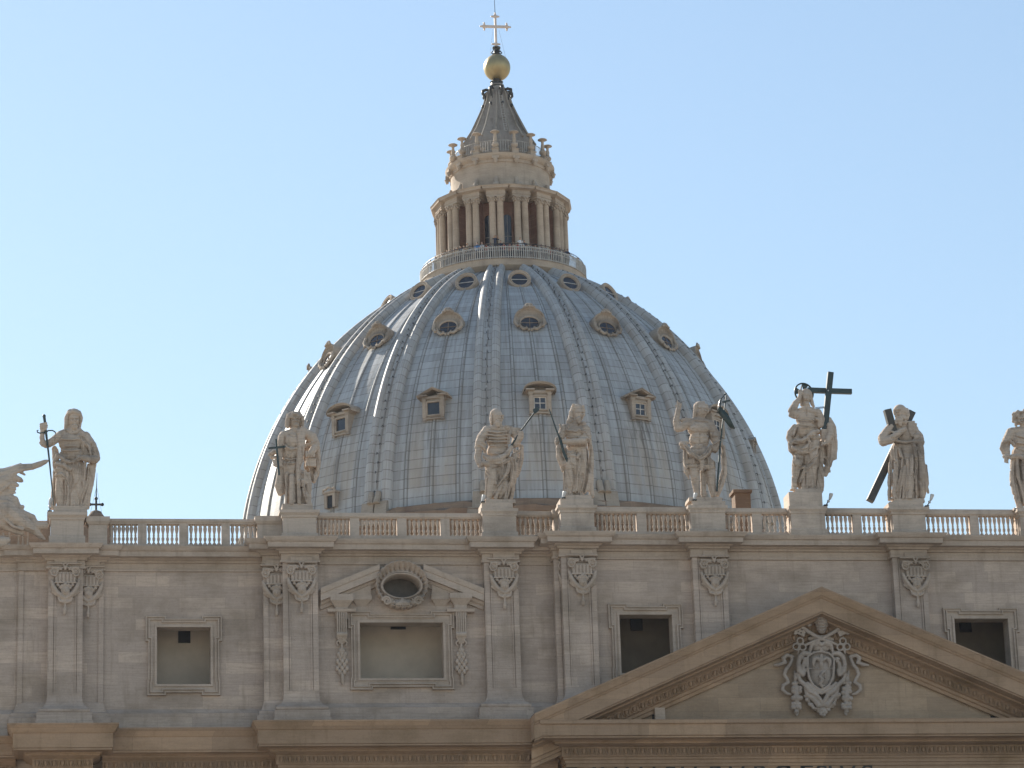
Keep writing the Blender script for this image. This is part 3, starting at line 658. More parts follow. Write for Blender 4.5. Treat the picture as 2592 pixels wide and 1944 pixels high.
fr_ += [('e',660+34*math.cos(t),1520+34*math.sin(t),70,26,26,24) for t in [k_*1.2566 for k_ in range(5)]]+[('e',660,1520,80,18,18,24)]
arms('fruit_garland', fr_, .03, 0)
# ================================================================ the dome
DX, DY = -.2, 116.0
DC, DR, DZ = 6.715, 33.04, 68.85       # generating arc of the rib backs
THK = .72
def shellR(z, off=THK): return -DC+math.sqrt(max(0,(DR-off)**2-(z-DZ)**2))
zrim = P(1300,1262,DY-26).z
def dpt(a, r, z): return Vector((DX+r*math.sin(a), DY-r*math.cos(a), z))
def hit(px, py):
    """first point of the shell seen at a photo position: azimuth from the front, height"""
    d = (P(px,py,50)-CP).normalized(); t = 200.0
    for _ in range(4000):
        p = CP+d*t; q = math.hypot(p.x-DX,p.y-DY)
        if p.z > DZ and (q+DC)**2+(p.z-DZ)**2 < (DR-THK)**2: break
        t += .05
    return math.atan2(p.x-DX, -(p.y-DY)), p.z
BAY = math.pi/8; ROT = R(-1.35)         # the bays sit slightly turned against the front
def varc(z): return (DR-THK)*(math.asin((z-DZ)/(DR-THK))-math.asin((zrim-DZ)/(DR-THK)))
ztop = 98.9
t0, t1 = math.asin((zrim-DZ)/(DR-THK)), math.asin((ztop-DZ)/(DR-THK))
DO = thing('church_dome', (DX,DY,zrim), 'huge ribbed lead covered dome with rows of small dormer windows behind the statues', 'dome')
m = MB(); NV = 64
us = []
for b_ in range(16):
    for fu in (0,.06,.12,.18,.245,.252,.26,.268,.275,.34,.42,.485,.492,.5,.508,.515,.58,.66,.725,.732,.74,.748,.755,.82,.88,.94):
        bump = {.252:.07,.26:.12,.268:.07,.492:.07,.5:.12,.508:.07,.732:.07,.74:.12,.748:.07}.get(fu,0)
        us.append((b_+fu, bump))
nu = len(us)
for j in range(NV+1):
    t = t0+(t1-t0)*j/NV
    for u,bump in us:
        a = (u+.5)*BAY+ROT; q = DR-THK+bump
        m.v.append(tuple(dpt(a, -DC+q*math.cos(t), DZ+q*math.sin(t))))
for j in range(NV):
    v0, v1 = (DR-THK)*(t1-t0)*j/NV, (DR-THK)*(t1-t0)*(j+1)/NV
    for i in range(nu):
        k = (i+1)%nu; ua = us[i][0]; ub = us[k][0] if k else 16.0
        m.face((j*nu+i, j*nu+k, (j+1)*nu+k, (j+1)*nu+i), ((ua,v0),(ub,v0),(ub,v1),(ua,v1)))
m.part('lead_shell', M_lead, DO, smooth=35)
# ribs: one mesh, sixteen copies
rb_ = MB(); NR = 56; cs = [(-.5,-.3),(-.5,.28),(-.47,.44),(-.40,.60),(-.32,.68),(-.24,.66),(-.185,.56),(-.17,.42),(.17,.42),(.185,.56),(.24,.66),(.32,.68),(.40,.60),(.47,.44),(.5,.28),(.5,-.3)]
t2 = math.asin((99.2-DZ)/(DR-THK))
for j in range(NR+1):
    t = t0+(t2-t0)*j/NR; wd = 2.75-1.15*j/NR
    for cx,h in cs:
        q = DR-THK+h; rb_.v.append((cx*wd, -(-DC+q*math.cos(t)), DZ+q*math.sin(t)-zrim))
n = len(cs)
for j in range(NR):
    v0, v1 = (DR-THK)*(t2-t0)*j/NR, (DR-THK)*(t2-t0)*(j+1)/NR
    for i in range(n-1):
        rb_.face((j*n+i, j*n+i+1, (j+1)*n+i+1, (j+1)*n+i), ((cs[i][0]+.5,v0),(cs[i+1][0]+.5,v0),(cs[i+1][0]+.5,v1),(cs[i][0]+.5,v1)))
rib_me = rb_.mesh('rib', M_rib, 40)
hk = MB(); L_ = (DR-THK)*(t2-t0); k_ = 1
while k_*.9 < L_-.5:
    t = t0+k_*.9/(DR-THK); sgn = 1 if k_%2 else -1; q0, q1 = DR-THK+.42, DR-THK+.70
    pr = lambda q,dt=0: (sgn*.09, -(-DC+q*math.cos(t+dt)), DZ+q*math.sin(t+dt)-zrim)
    hk.tube([pr(q0),pr(q1)],.028,4); hk.tube([pr(q1),pr(q1,-.006)],.035,4); k_ += 1
hk.mi = 1; hk.tube([( .0, -(-DC+(DR-THK+.42)*math.cos(t0+(t2-t0)*j/NR)), DZ+(DR-THK+.42)*math.sin(t0+(t2-t0)*j/NR)-zrim) for j in range(NR+1)],.10,4)
hook_me = hk.mesh('hooks', [M_iron, M_rib])
ba = MB(); zb_ = 0
for sx in (-1,1): ba.frust((sx*.68-.62,sx*.68+.62,-(shellR(zrim)+1.15),-(shellR(zrim)-.5)),(sx*.66-.58,sx*.66+.58,-(shellR(zrim)+.75),-(shellR(zrim)-.5)),-.9,.8)
ba.frust((-1.75,1.75,-(shellR(zrim)+1.5),-(shellR(zrim)-.5)),(-1.65,1.65,-(shellR(zrim)+1.35),-(shellR(zrim)-.5)),-1.4,-.75)
for sx in (-1,1): ba.tube([(sx*.3,-(shellR(zrim)+.9),.6),(sx*.35,-(shellR(zrim)+.55),1.7)],[.32,.26],8)
base_me = ba.mesh('rib_base', M_base, 40)
for k in range(16):
    a = (k+.5)*BAY+ROT
    r_ = inst(rib_me, 'rib', DO, (DX,DY,zrim), (0,0,a)); inst(hook_me, 'climbing_hooks', r_, (DX,DY,zrim)); inst(base_me, 'rib_base', r_, (DX,DY,zrim))
# broken masonry rim and the drum below
m = MB(); rr_ = random.Random(4)
prof = [(25.2,zrim-14),(25.2,zrim-2.2),(26.1,zrim-2.0),(26.3,zrim-1.5),(26.9,zrim-1.3),(27.0,zrim-.8),(26.6,zrim-.7),(26.55,zrim-.15),(shellR(zrim)+.25,zrim-.05),(shellR(zrim)+.2,zrim+.15),(shellR(zrim)-.3,zrim+.2)]
m.lathe(prof, 192, (DX,DY,0), False)
for i,v in enumerate(m.v):
    if v[2] > zrim-1.45 and v[2] < zrim+.1: m.v[i] = (v[0],v[1],v[2]+rr_.uniform(-.13,.13))
m.part('rim_cornice', M_rim, DO, smooth=25)
m = MB(); m.lathe([(27,0),(27,zrim-13.9)], 64, (DX,DY,0), False); m.part('drum', M_rim, DO)
# ---- lower dormers
def dormer(kind):
    """local frame: x along the shell, -y outwards, z up, origin in the middle of the opening"""
    f = MB(); W_, H_ = .62,.62
    dp = 2.6
    f.box(-1.02,-W_-.10,-.55,dp,-1.05,1.0); f.box(W_+.10,1.02,-.55,dp,-1.05,1.0); f.box(-W_-.10,W_+.10,-.50,dp,H_+.10,1.0); f.box(-W_-.10,W_+.10,-.50,dp,-1.05,-H_-.10)
    for sx in (-1,1):
        x = sx*.93; f.box(x-.17,x+.17,-.72,-.54,-.95,.98); f.box(x-.21,x+.21,-.77,-.53,.80,.99); f.frust((x-.2,x+.2,-.75,-.5),(x-.14,x+.14,-.55,-.3),-1.2,-.952)
    f.box(-1.08,1.08,-.66,.4,-1.08,-.96)
    lp = [(-W_,-H_),(W_,-H_),(W_,H_),(-W_,H_)]
    f.loopmould(lp, -.52, [(0,-.3),(0,.12),(.14,.14),(.15,.03),(.2,0)])
    f.box(-1.12,1.12,-.66,dp,1.0,1.22); f.box(-1.42,-.55,-1.0,dp+.3,1.222,1.36); f.box(.55,1.42,-1.0,dp+.3,1.222,1.36); f.box(-.55,.55,-.6,dp+.3,1.222,1.30)
    p = MB()
    if kind == 'triangle': top = [(-1.62,1.34),(0,2.12),(1.62,1.34)]
    else: top = [(1.62*math.sin(t),1.34-.72+1.48*math.cos(t)*.999 if False else 1.34+.80*(math.cos(t)-math.cos(1.571))/(1-math.cos(1.571))) for t in [-1.571+3.142*i/14 for i in range(15)]]
    th_ = .22
    for i in range(len(top)-1):
        (xa,za),(xb,zb2) = top[i],top[i+1]
        for (y0,y1,o0,o1) in ((-.96,dp+.9,0,-.10),(-.84,dp+.9,-.10,-th_)):
            n0 = len(p.v)
            p.v += [(xa,y0,za+o0),(xb,y0,zb2+o0),(xb,y0,zb2+o1),(xa,y0,za+o1),(xa,y1,za+o0),(xb,y1,zb2+o0),(xb,y1,zb2+o1),(xa,y1,za+o1)]
            for q in ((0,3,2,1),(0,1,5,4),(3,7,6,2),(0,4,7,3),(1,2,6,5)): p.face([n0+i2 for i2 in q])
    p.poly([(x,.45,z-.12) for x,z in top[::-1]]+[])
    w_ = MB(); w_.box(-W_,W_,-.44,-.40,-H_,H_)
    mu = MB(); mu.box(-.035,.035,-.50,-.442,-H_,H_); mu.box(-W_,-.036,-.50,-.442,-.035,.035); mu.box(.036,W_,-.50,-.442,-.035,.035); 
    for s_ in (-1,1): mu.box(s_*(W_-.05)-.05,s_*(W_-.05)+.05,-.50,-.442,-H_,H_)
    mu.box(-W_+.1,-.036,-.495,-.442,H_-.09,H_); mu.box(.036,W_-.1,-.495,-.442,H_-.09,H_)
    return f.mesh('dormer', M_dstone), p.mesh('pediment', M_dstone), w_.mesh('window_pane', M_glass), mu.mesh('mullion', M_white)
dz = hit(1358,1024)[1]
prot = {k:dormer(k) for k in ('triangle','arch')}
for k in range(16):
    a = (k*BAY if k <= 8 else (k-16)*BAY)+ROT; kk = k if k<=8 else k-16
    f,p,w_,mu = prot['arch' if kk%2==0 else 'triangle']
    loc = dpt(a, shellR(dz)-.02, dz)
    if abs(kk) >= 4: continue
    S_ = (.55,.55,.55) if abs(kk) == 3 else (.9,.95,.9)
    if abs(kk) == 3: loc = dpt(a, shellR(dz)-.15, dz)
    d_ = inst(f, 'dormer', DO, loc, (0,0,a), S_); inst(p,'dormer_pediment',d_,loc); inst(w_,'window_pane',d_,loc)
    if kk in (0,1,2,3): inst(mu,'mullion',d_,loc)
# ---- middle dormers: shell hoods over oval windows
def hood():
    f = MB(); n = 32; ov = lambda t: (1.0*math.cos(t)*.92, -.42+.66*math.sin(t))
    def out(t):
        x = 1.6*math.cos(t); z = .05+1.32*math.sin(t)
        if math.sin(t) > 0: z = .05+1.34*math.sin(t)
        else: x *= 1-.18*abs(math.sin(t))
        return x, z
    rings = []
    for q,y in ((0,.30),(0,-.34),(.10,-.40),(.20,-.34),(.24,-.16),(.55,-.14),(.80,-.22),(.86,-.42),(.93,-.46),(1.0,-.40),(1.02,-.1),(1.03,1.6)):
        ring = []
        for i in range(n):
            t = 2*math.pi*i/n; a_, b_ = ov(t), out(t); up = max(0, math.sin(t))
            yy = y - (.16*up*q if y < .3 else 0)
            ring.append((a_[0]+(b_[0]-a_[0])*q, yy, a_[1]+(b_[1]-a_[1])*q))
        rings.append(ring)
    for r_ in rings: f.v += r_
    for j in range(len(rings)-1):
        for i in range(n): f.face((j*n+i, j*n+(i+1)%n, (j+1)*n+(i+1)%n, (j+1)*n+i))
    for i in range(9):   # scallop flutes under the hood
        t = math.pi*(.18+.64*i/8); a_ = (1.02*math.cos(t),-.3+.75*math.sin(t)); b_ = out(t)
        f.tube([(a_[0],-.3,a_[1]),((a_[0]+b_[0])/2*1.0,-.24,(a_[1]+b_[1])/2),(b_[0]*.82,-.40,b_[1]*.84)],[.02,.035,.05],6)
    o_ = MB(); o2_ = [MB(),MB()]            # crown on top and scrolls below
    for x,z,r in ((0,1.44,.22),(-.28,1.38,.18),(.28,1.38,.18),(0,1.62,.13),(-.5,1.28,.16),(.5,1.28,.16)): o_.ball((x,-.68,z),r,r*1.1,r,8,6)
    o_.tube([(-.4,-.68,1.5),(-.2,-.72,1.66),(.2,-.72,1.66),(.4,-.68,1.5)],.09,6)
    for sx in (-1,1):
        o2_[(sx+1)//2].tube([(sx*1.45,-.4,.1),(sx*1.55,-.45,-.5),(sx*1.3,-.5,-.95),(sx*1.0,-.5,-.85),(sx*1.15,-.5,-.6)],[.16,.2,.2,.15,.1],7)
        o2_[(sx+1)//2].tube([(sx*1.05,-.5,-1.0),(sx*.7,-.55,-1.35),(sx*.3,-.55,-1.25),(sx*.45,-.55,-1.05)],[.16,.18,.15,.1],7)
    for i_,x in enumerate((-.15,.15)): o2_[i_].ball((x,-.55,-1.42),.16,.14,.18,8,6)
    g_ = MB(); g_.poly([(.93*math.cos(2*math.pi*i/24), -.24, -.42+.68*math.sin(2*math.pi*i/24)) for i in range(24)])
    b2 = MB(); b2.box(-.92,.92,-.30,-.245,-.44,-.39); b2.box(-.03,.03,-.29,-.245,-1.0,.16)
    return f.mesh('hood', M_dstone, 40), (o_.mesh('crest', M_dstone, 60), o2_[0].mesh('scroll', M_dstone, 60), o2_[1].mesh('scroll', M_dstone, 60)), g_.mesh('window_pane', M_glass), b2.mesh('mullion', M_rim)
hf,ho,hg,hm = hood(); mz = hit(1338,815)[1]
def nel(z): return math.asin((z-DZ)/(DR-THK))
for k in range(16):
    a = k*BAY+ROT; loc = dpt(a, shellR(mz)+.34, mz); rot = Matrix.Rotation(a,4,'Z')@Matrix.Rotation(-nel(mz)*.36,4,'X')
    d_ = inst(hf,'hood_dormer',DO,loc,rot.to_euler(),(.88,.84,.86)); [inst(h_,n_,d_,loc) for h_,n_ in zip(ho,('crest','scroll','scroll'))]; inst(hg,'window_pane',d_,loc); inst(hm,'mullion',d_,loc)
# ---- upper round windows
f = MB(); n = 28
prof = [(.74,1.2),(.74,-.22),(.79,-.30),(.86,-.30),(.89,-.24),(.94,-.24),(1.0,-.32),(1.05,-.32),(1.08,-.2),(1.09,1.6)]
for (r,y) in prof: f.v += [(r*math.cos(2*math.pi*i/n), y, r*math.sin(2*math.pi*i/n)) for i in range(n)]
for j in range(len(prof)-1):
    for i in range(n): f.face((j*n+i, j*n+(i+1)%n, (j+1)*n+(i+1)%n, (j+1)*n+i))
of_me = f.mesh('ring', M_lstone, 40)
f = MB(); f.poly([(.75*math.cos(2*math.pi*i/24), -.12, .75*math.sin(2*math.pi*i/24)) for i in range(24)]); op_me = f.mesh('pane', M_glass)
f = MB(); f.box(-.74,.74,-.17,-.125,-.025,.025); ob_me = f.mesh('bar', M_white)
uz = hit(1317,716)[1]
for k in range(16):
    a = k*BAY+ROT; loc = dpt(a, shellR(uz)+.35, uz+.1); rot = Matrix.Rotation(a,4,'Z')@Matrix.Rotation(-nel(uz)*.42,4,'X')
    d_ = inst(of_me,'round_window',DO,loc,rot.to_euler()); inst(op_me,'window_pane',d_,loc); inst(ob_me,'mullion',d_,loc)
# ---- small roof hatch low in one bay
ha, hz = hit(845,1268); ha = -2*BAY+ROT
f = MB(); f.box(-.8,-.42,-.5,1.4,-.8,.75); f.box(.42,.8,-.5,1.4,-.8,.75); f.box(-.42,.42,-.5,1.4,.5,.75); f.box(-.95,.95,-.62,1.6,.76,.95)
for sx in (-1,1): f.tube([(sx*.85,-.55,.9),(sx*.8,-.6,1.2),(sx*.45,-.6,1.15),(sx*.2,-.6,1.3),(0,-.6,1.36)],.13,6)
hl = dpt(ha, shellR(hz)+.1, hz); d_ = inst(f.mesh('hatch',M_dstone),'hatch_dormer',DO,hl,(0,0,ha),(.8,.8,.85))
f = MB(); f.box(-.42,.42,-.35,-.3,-.8,.5); inst(f.mesh('pane',M_black),'window_pane',d_,hl)
# ================================================================ the lantern
LX = DX+.05; LZ = P(1275,652,DY-8.2).z           # gallery floor
LA = thing('dome_lantern', (LX,DY,LZ), 'stone lantern with paired columns and a crowded gallery, topped by a golden ball and cross', 'lantern')
lc = (LX,DY,0)
m = MB(); m.lathe([(6.6,LZ-2.6),(7.4,LZ-1.0),(7.7,LZ-.82),(7.9,LZ-.72),(8.05,LZ-.6),(8.12,LZ-.05),(8.2,LZ),(3,LZ+.02)],128,lc,False); m.part('gallery', M_lstone, LA, smooth=30)
# railing of the gallery: thin bars, rails, panels at intervals
m = MB(); NB = 240; rt = pZ(621,DY-8.1,1275)
for i in range(NB):
    a = 2*math.pi*i/NB; x,y = LX+8.05*math.sin(a), DY-8.05*math.cos(a); r = .052 if i%12 else .08
    m.tube([(x,y,LZ),(x,y,rt+(0 if i%12 else .05))], r, 4)
def ringtube(m, R_, z, r, n=96):
    pts = [(LX+R_*math.sin(2*math.pi*i/n), DY-R_*math.cos(2*math.pi*i/n), z) for i in range(n+1)]; m.tube(pts, r, 5, False)
ringtube(m,8.05,rt-.10,.05); ringtube(m,8.05,LZ+.15,.045); ringtube(m,8.05,rt-.42,.03)
m.part('gallery_railing', M_rail, LA)
m = MB(); ringtube(m,7.9,rt+.28,.035)
for i in range(32):
    a = 2*math.pi*(i+.5)/32; x,y = LX+7.9*math.sin(a), DY-7.9*math.cos(a); m.tube([(x,y,rt-.2),(x,y,rt+.28)],.03,4)
m.part('safety_rail', M_iron, LA)
zc0, zc1, ze1, za1 = LZ+.35, P(1110,538,DY).z, P(1103,511,DY).z, 0
zcap = P(1259,497,DY-6.1).z; zent = P(1259,467,DY-6.6).z; zcol0 = LZ+.45; zco = zcap-.75
m = MB(); m.lathe([(4.55,LZ),(4.55,zent+.1)],96,lc,False); m.part('core_wall', M_lbrick, LA, smooth=True)
# column pairs
cm = MB(); cm.lathe([(.36,zcol0),(.36,zcol0+.18),(.33,zcol0+.2),(.36,zcol0+.28),(.36,zcol0+.36),(.35,zcol0+.42),(.35,zcol0+1.6),(.315,zco),(.34,zco+.03),(.34,zco+.1)],14,(0,0,-LZ))
b0 = MB(); b0.lathe([(.26,zco+.1),(.30,zco+.3),(.37,zco+.52),(.42,zco+.66)],10,(0,0,-LZ)); b0.box(-.42,.42,-.42,.42,zco+.66-LZ,zco+.74-LZ)
for t in range(8):
    a = t*math.pi/4; b0.ball((.36*math.sin(a),-.36*math.cos(a),zco+.38-LZ),.10,.10,.14,6,5); b0.ball((.43*math.sin(a+.39),-.43*math.cos(a+.39),zco+.58-LZ),.09,.09,.11,6,5)
col_me = cm.mesh('column', M_lstone, 40); cap2_me = b0.mesh('capital', M_lstone, 50)
eb = MB()    # pier, base and entablature block, front at radius 6.1
def rb4(m, x, r0, r1, z0, z1): m.box(-x,x,-r1,-r0,z0-LZ,z1-LZ)
eb.mi = 1; rb4(eb,.34,4.4,5.75,LZ+.46,zcap); eb.mi = 0; rb4(eb,.85,4.4,6.6,LZ,LZ+.45)
h_ = zent-zcap
eb.run(-.62,.62,-6.1+.0,[(0,zcap-LZ),(.28,zcap-LZ+.001),(.28,zcap-LZ+h_*.2),(.33,zcap-LZ+h_*.21),(.33,zcap-LZ+h_*.34),(.28,zcap-LZ+h_*.36),(.28,zcap-LZ+h_*.58),(.42,zcap-LZ+h_*.66),(.62,zcap-LZ+h_*.72),(.64,zcap-LZ+h_*.86),(.74,zcap-LZ+h_),(-1.6,zcap-LZ+h_+.05)],1.7,1.7)
eb.box(-.9,.9,-6.38,-4.4,zcap-LZ-.002,zcap-LZ+.02)
pier_me = eb.mesh('pier', [M_lstone, M_lbrick], 25)
wm = MB(); wz0, wz1 = LZ+.3, P(1287,540,DY-4.6).z
arch = [(-.42,wz0-LZ),(.42,wz0-LZ),(.42,wz1-.5-LZ)]+[(.42*math.cos(t),wz1-.5-LZ+.42*math.sin(t)) for t in [math.pi*i/8 for i in range(1,8)]]+[(-.42,wz1-.5-LZ)]
wm.poly([(x,-4.575,z) for x,z in arch]); pane_me = wm.mesh('window_pane', M_glass)
wf = MB(); wf.loopmould(arch, -4.55, [(-.02,.0),(-.02,.10),(.06,.12),(.13,.12),(.14,0)])
win_me = wf.mesh('window', M_lbrick)
wb = MB(); wb.box(-.02,.02,-4.62,-4.58,wz0-LZ,wz1-LZ-.1)
for i in range(1,6): wb.box(-.42,.42,-4.61,-4.58,wz0-LZ+i*.62-.015,wz0-LZ+i*.62+.015)
bar_me = wb.mesh('mullion', M_rail)
lo = (LX,DY,LZ)
for k in range(16):
    a = (k+.5)*BAY+ROT; p_ = inst(pier_me,'pier',LA,lo,(0,0,a))
    for s_ in (-1,1):
        for me_,nm in ((col_me,'column'),(cap2_me,'capital')):
            o_ = inst(me_,nm,p_,lo); o_.location = (s_*.37,-6.12,0)
    a = k*BAY+ROT; w_ = inst(win_me,'window',LA,lo,(0,0,a)); inst(pane_me,'window_pane',w_,lo); inst(bar_me,'mullion',w_,lo)
# ring cornice over the piers, attic storey, consoles
zk0 = P(1259,455,DY-5.3).z; zk1 = P(1265,402,DY-5.2).z; zk2 = P(1265,392,DY-5.0).z
m = MB(); m.lathe([(4.4,zent-.75),(5.0,zent-.7),(5.1,zent-.3),(5.5,zent-.15),(5.55,zent+.0),(5.3,zent+.14),(5.15,zent+.16)],96,lc,False)
m.part('ring_cornice', M_lstone, LA, smooth=30)
zat0 = zent+.1; zat1 = P(1136,430,DY).z
m = MB(); m.lathe([(5.1,zat0),(5.1,zat0+.35),(4.95,zat0+.45),(4.85,zat0+.8),(4.85,zat1-.9),(4.95,zat1-.85),(4.97,zat1-.6),(5.15,zat1-.5),(5.32,zat1-.25),(5.36,zat1-.05),(5.2,zat1),(4.2,zat1+.05)],128,lc,False)
m.part('attic_storey', M_lstone, LA, smooth=30)
cn = MB()
cn.tube([(0,-5.0,zat1-.62-LZ),(0,-5.28,zat1-.75-LZ),(0,-5.2,zat1-1.05-LZ)],[.2,.24,.14],8); cn.box(-.34,.34,-5.35,-4.9,zat1-.62-LZ,zat1-.36-LZ)
br_me = cn.mesh('bracket', M_lstone, 50); cn = MB()
cn.tube([(-.3,-5.22,zat0+.5-LZ),(.3,-5.22,zat0+.5-LZ)],.28,8); cn.tube([(-.26,-5.75,zat0+.28-LZ),(.26,-5.75,zat0+.28-LZ)],.24,8); cn.tube([(0,-5.05,zat0+1.3-LZ),(0,-5.2,zat0+.8-LZ),(0,-5.6,zat0+.35-LZ)],[.14,.2,.2],8)
cons_me = cn.mesh('console', M_lstone, 50)
zcb = zat1
cd = MB(); hcd = P(1262,329,DY-4.75).z-zcb; q = hcd/3.1
cd.box(-.32,.32,-.32,.32,0,.55*q); cd.box(-.38,.38,-.38,.38,.55*q,.65*q)
cd.lathe([(.18,.65*q),(.14,.78*q),(.22,.9*q),(.34,1.08*q),(.36,1.25*q),(.28,1.45*q),(.16,1.58*q),(.20,1.64*q),(.16,1.72*q),(.19,2.0*q),(.13,2.4*q),(.15,2.66*q),(.22,2.74*q),(.46,2.86*q),(.46,2.92*q),(.34,3.02*q),(.1,3.1*q)],14)
cand_me = cd.mesh('candelabrum', M_lstone, 50)
for k in range(16):
    a = (k+.5)*BAY+ROT; inst(cons_me,'console',LA,lo,(0,0,a)); inst(br_me,'bracket',LA,lo,(0,0,a)); inst(cand_me,'candelabrum',LA,(LX+4.75*math.sin(a),DY-4.75*math.cos(a),zcb),(0,0,a))
# balcony ring, upper railing
m = MB(); zb1 = P(1262,381,DY-4.4).z; zr1 = P(1262,354,DY-4.4).z
m.lathe([(4.45,zcb),(4.45,zb1-.1),(4.5,zb1-.08),(4.5,zb1),(3.0,zb1+.02)],96,lc,False); m.part('upper_ring', M_spire, LA, smooth=30)
m = MB(); 
for i in range(112):
    a = 2*math.pi*i/112; x,y = LX+4.4*math.sin(a),DY-4.4*math.cos(a); m.tube([(x,y,zb1),(x,y,zr1)],.03 if i%7 else .045,4)
ringtube(m,4.4,zr1,.04,64); ringtube(m,4.4,zb1+.15,.03,64); m.part('upper_railing', M_rail, LA)
# spire: sixteen concave flutes
sp = [(y,r) for y,r in ((400,3.5),(372,3.35),(362,3.12),(338,2.55),(314,2.12),(290,1.70),(265,1.30),(241,1.05),(226,.72),(216,.62))]
prof = [(r*1.07, P(1262,y,DY).z) for y,r in sp]; prof[0] = (3.6, zb1)
m = MB(); m.lathe(prof, 128, lc, True, lambda a,z: 1-.17*abs(math.cos(8*a))**.7 if z < prof[-2][1] else 1)
m.part('spire', M_spire, LA, smooth=60)
sr = MB(); sr.tube([(0,-r-.04,z-LZ) for r,z in prof[1:-1]],[.11,.10,.09,.08,.07,.065,.06,.05],6); sr_me = sr.mesh('spire_rib', M_base, 60)
for k in range(16): inst(sr_me,'spire_rib',LA,lo,(0,0,(k+.5)*BAY+ROT))
bz = zb1
kn = MB(); kn.frust((-.28,.28,-3.75,-3.0),(-.2,.2,-3.4,-2.9),zb1-LZ,zb1-LZ+.55); kn.ball((0,-3.35,zb1-LZ+.75),.26,.26,.3,8,6); kn_me = kn.mesh('spire_foot', M_lstone, 50)
for k in range(16): inst(kn_me,'spire_foot',LA,lo,(0,0,(k+.5)*BAY+ROT))
zs = P(1262,240,DY).z; zs2 = P(1262,272,DY).z
sc_ = MB(); sc_.tube([(0,-.75,zs-LZ+.35),(0,-1.15,zs-LZ+.42),(0,-1.5,zs-LZ+.25),(0,-1.52,zs-LZ-.05),(0,-1.32,zs-LZ-.3),(0,-1.22,zs-LZ-.8)],[.10,.15,.17,.15,.12,.07],8); sc_.ball((0,-1.55,zs2-LZ-.1),.15,.16,.22,8,6)
scr_me = sc_.mesh('scroll', M_iron, 60)
for k in range(8): inst(scr_me,'scroll',LA,lo,(0,0,(k+.25)*2*BAY+ROT))
# ladder on the spire
m = MB(); aL = 7*math.pi/180-R(8.4)+.1
for s_ in (-.14,.14):
    m.tube([(LX+(r+.12)*math.sin(aL+s_/r), DY-(r+.12)*math.cos(aL+s_/r), z) for r,z in prof[2:8]],.025,4)
for i in range(16):
    t = i/16*5; j = int(t); r = prof[2+j][0]+(prof[3+j][0]-prof[2+j][0])*(t-j); z = prof[2+j][1]+(prof[3+j][1]-prof[2+j][1])*(t-j)
    m.tube([(LX+(r+.12)*math.sin(aL+s2/r), DY-(r+.12)*math.cos(aL+s2/r), z) for s2 in (-.14,.14)],.022,4)
m.part('ladder', M_rail, LA)
zbb, zbt = P(1258,204,DY).z, P(1258,139,DY).z; BR = (zbt-zbb)/2*1.0
BXc = P(1258,171,DY).x
m = MB(); zn = P(1262,218,DY).z
m.lathe([(.70,zn-.35),(.76,zn-.1),(.62,zn+.05),(.58,zn+.3),(.66,zn+.4),(.5,zn+.5),(.42,zbb+.1),(.5,zbb+.28)],20,(LX-.04,DY,0)); m.part('spire_neck', M_iron, LA, smooth=40)
m = MB(); m.ball((BXc,DY,(zbb+zbt)/2),1.33,1.33,BR,40,24)
ga = m.part('golden_ball', M_gold, LA, smooth=True)
CZ0 = zbt-.05; zx = P(1254,120,DY).z
CXc = P(1254.5,80,DY).x
m = MB(); m.lathe([(.42,CZ0),(.46,CZ0+.12),(.30,CZ0+.2),(.26,CZ0+.5),(.40,zx-.15),(.42,zx)],14,(BXc+.0,DY,0))
for t in range(6):
    a = t*math.pi/3; m.tube([(BXc+.3*math.cos(a),DY+.3*math.sin(a),CZ0+.1),(BXc+.52*math.cos(a),DY+.52*math.sin(a),CZ0+.25),(BXc+.36*math.cos(a),DY+.36*math.sin(a),CZ0+.5)],.07,5)
m.part('cross_foot', M_iron, LA, smooth=40)
m = MB(); zt_ = P(1254,36,DY).z; za_ = P(1254,67.5,DY).z; ar = 1.38; X = CXc
m.box(X-.11,X+.11,DY-.11,DY+.11,zx-.1,zt_-.35)
m.box(X-ar+.3,X-.111,DY-.10,DY+.12,za_-.11,za_+.11); m.box(X+.111,X+ar-.3,DY-.12,DY+.10,za_-.11,za_+.11)
for cx,cz,dx,dz_ in ((X-ar+.25,za_,-1,0),(X+ar-.25,za_,1,0),(X,zt_-.25,0,1),(X,zx+.35,0,-1)):
    m.ball((cx,DY,cz),.22,.16,.22,10,8)
    for ex,ez in ((dx,dz_),(dz_,dx),(-dz_,-dx)) if cz != zx+.35 else ((1,0),(-1,0)):
        m.tube([(cx,DY,cz),(cx+ex*.34,DY,cz+ez*.34)],.08,6); m.ball((cx+ex*.36,DY,cz+ez*.36),.095,.09,.095,8,6); m.ball((cx+ex*.22,DY,cz+ez*.22),.12,.10,.12,8,6)
m.part('cross', M_goldc, LA, smooth=40)
m = MB(); m.tube([(X,DY,zt_),(X-.02,DY,P(1252,-20,DY).z)],[.035,.02],5); m.part('lightning_rod', M_iron, LA)
m = MB(); m.tube([(X-.25,DY,za_-.2),(X-.65,DY-.3,zbt-.1)],.012,4); m.tube([(X+.35,DY,za_-.4),(X+.9,DY-.3,zbt-.5)],.012,4); m.part('guy_wires', M_iron, LA)
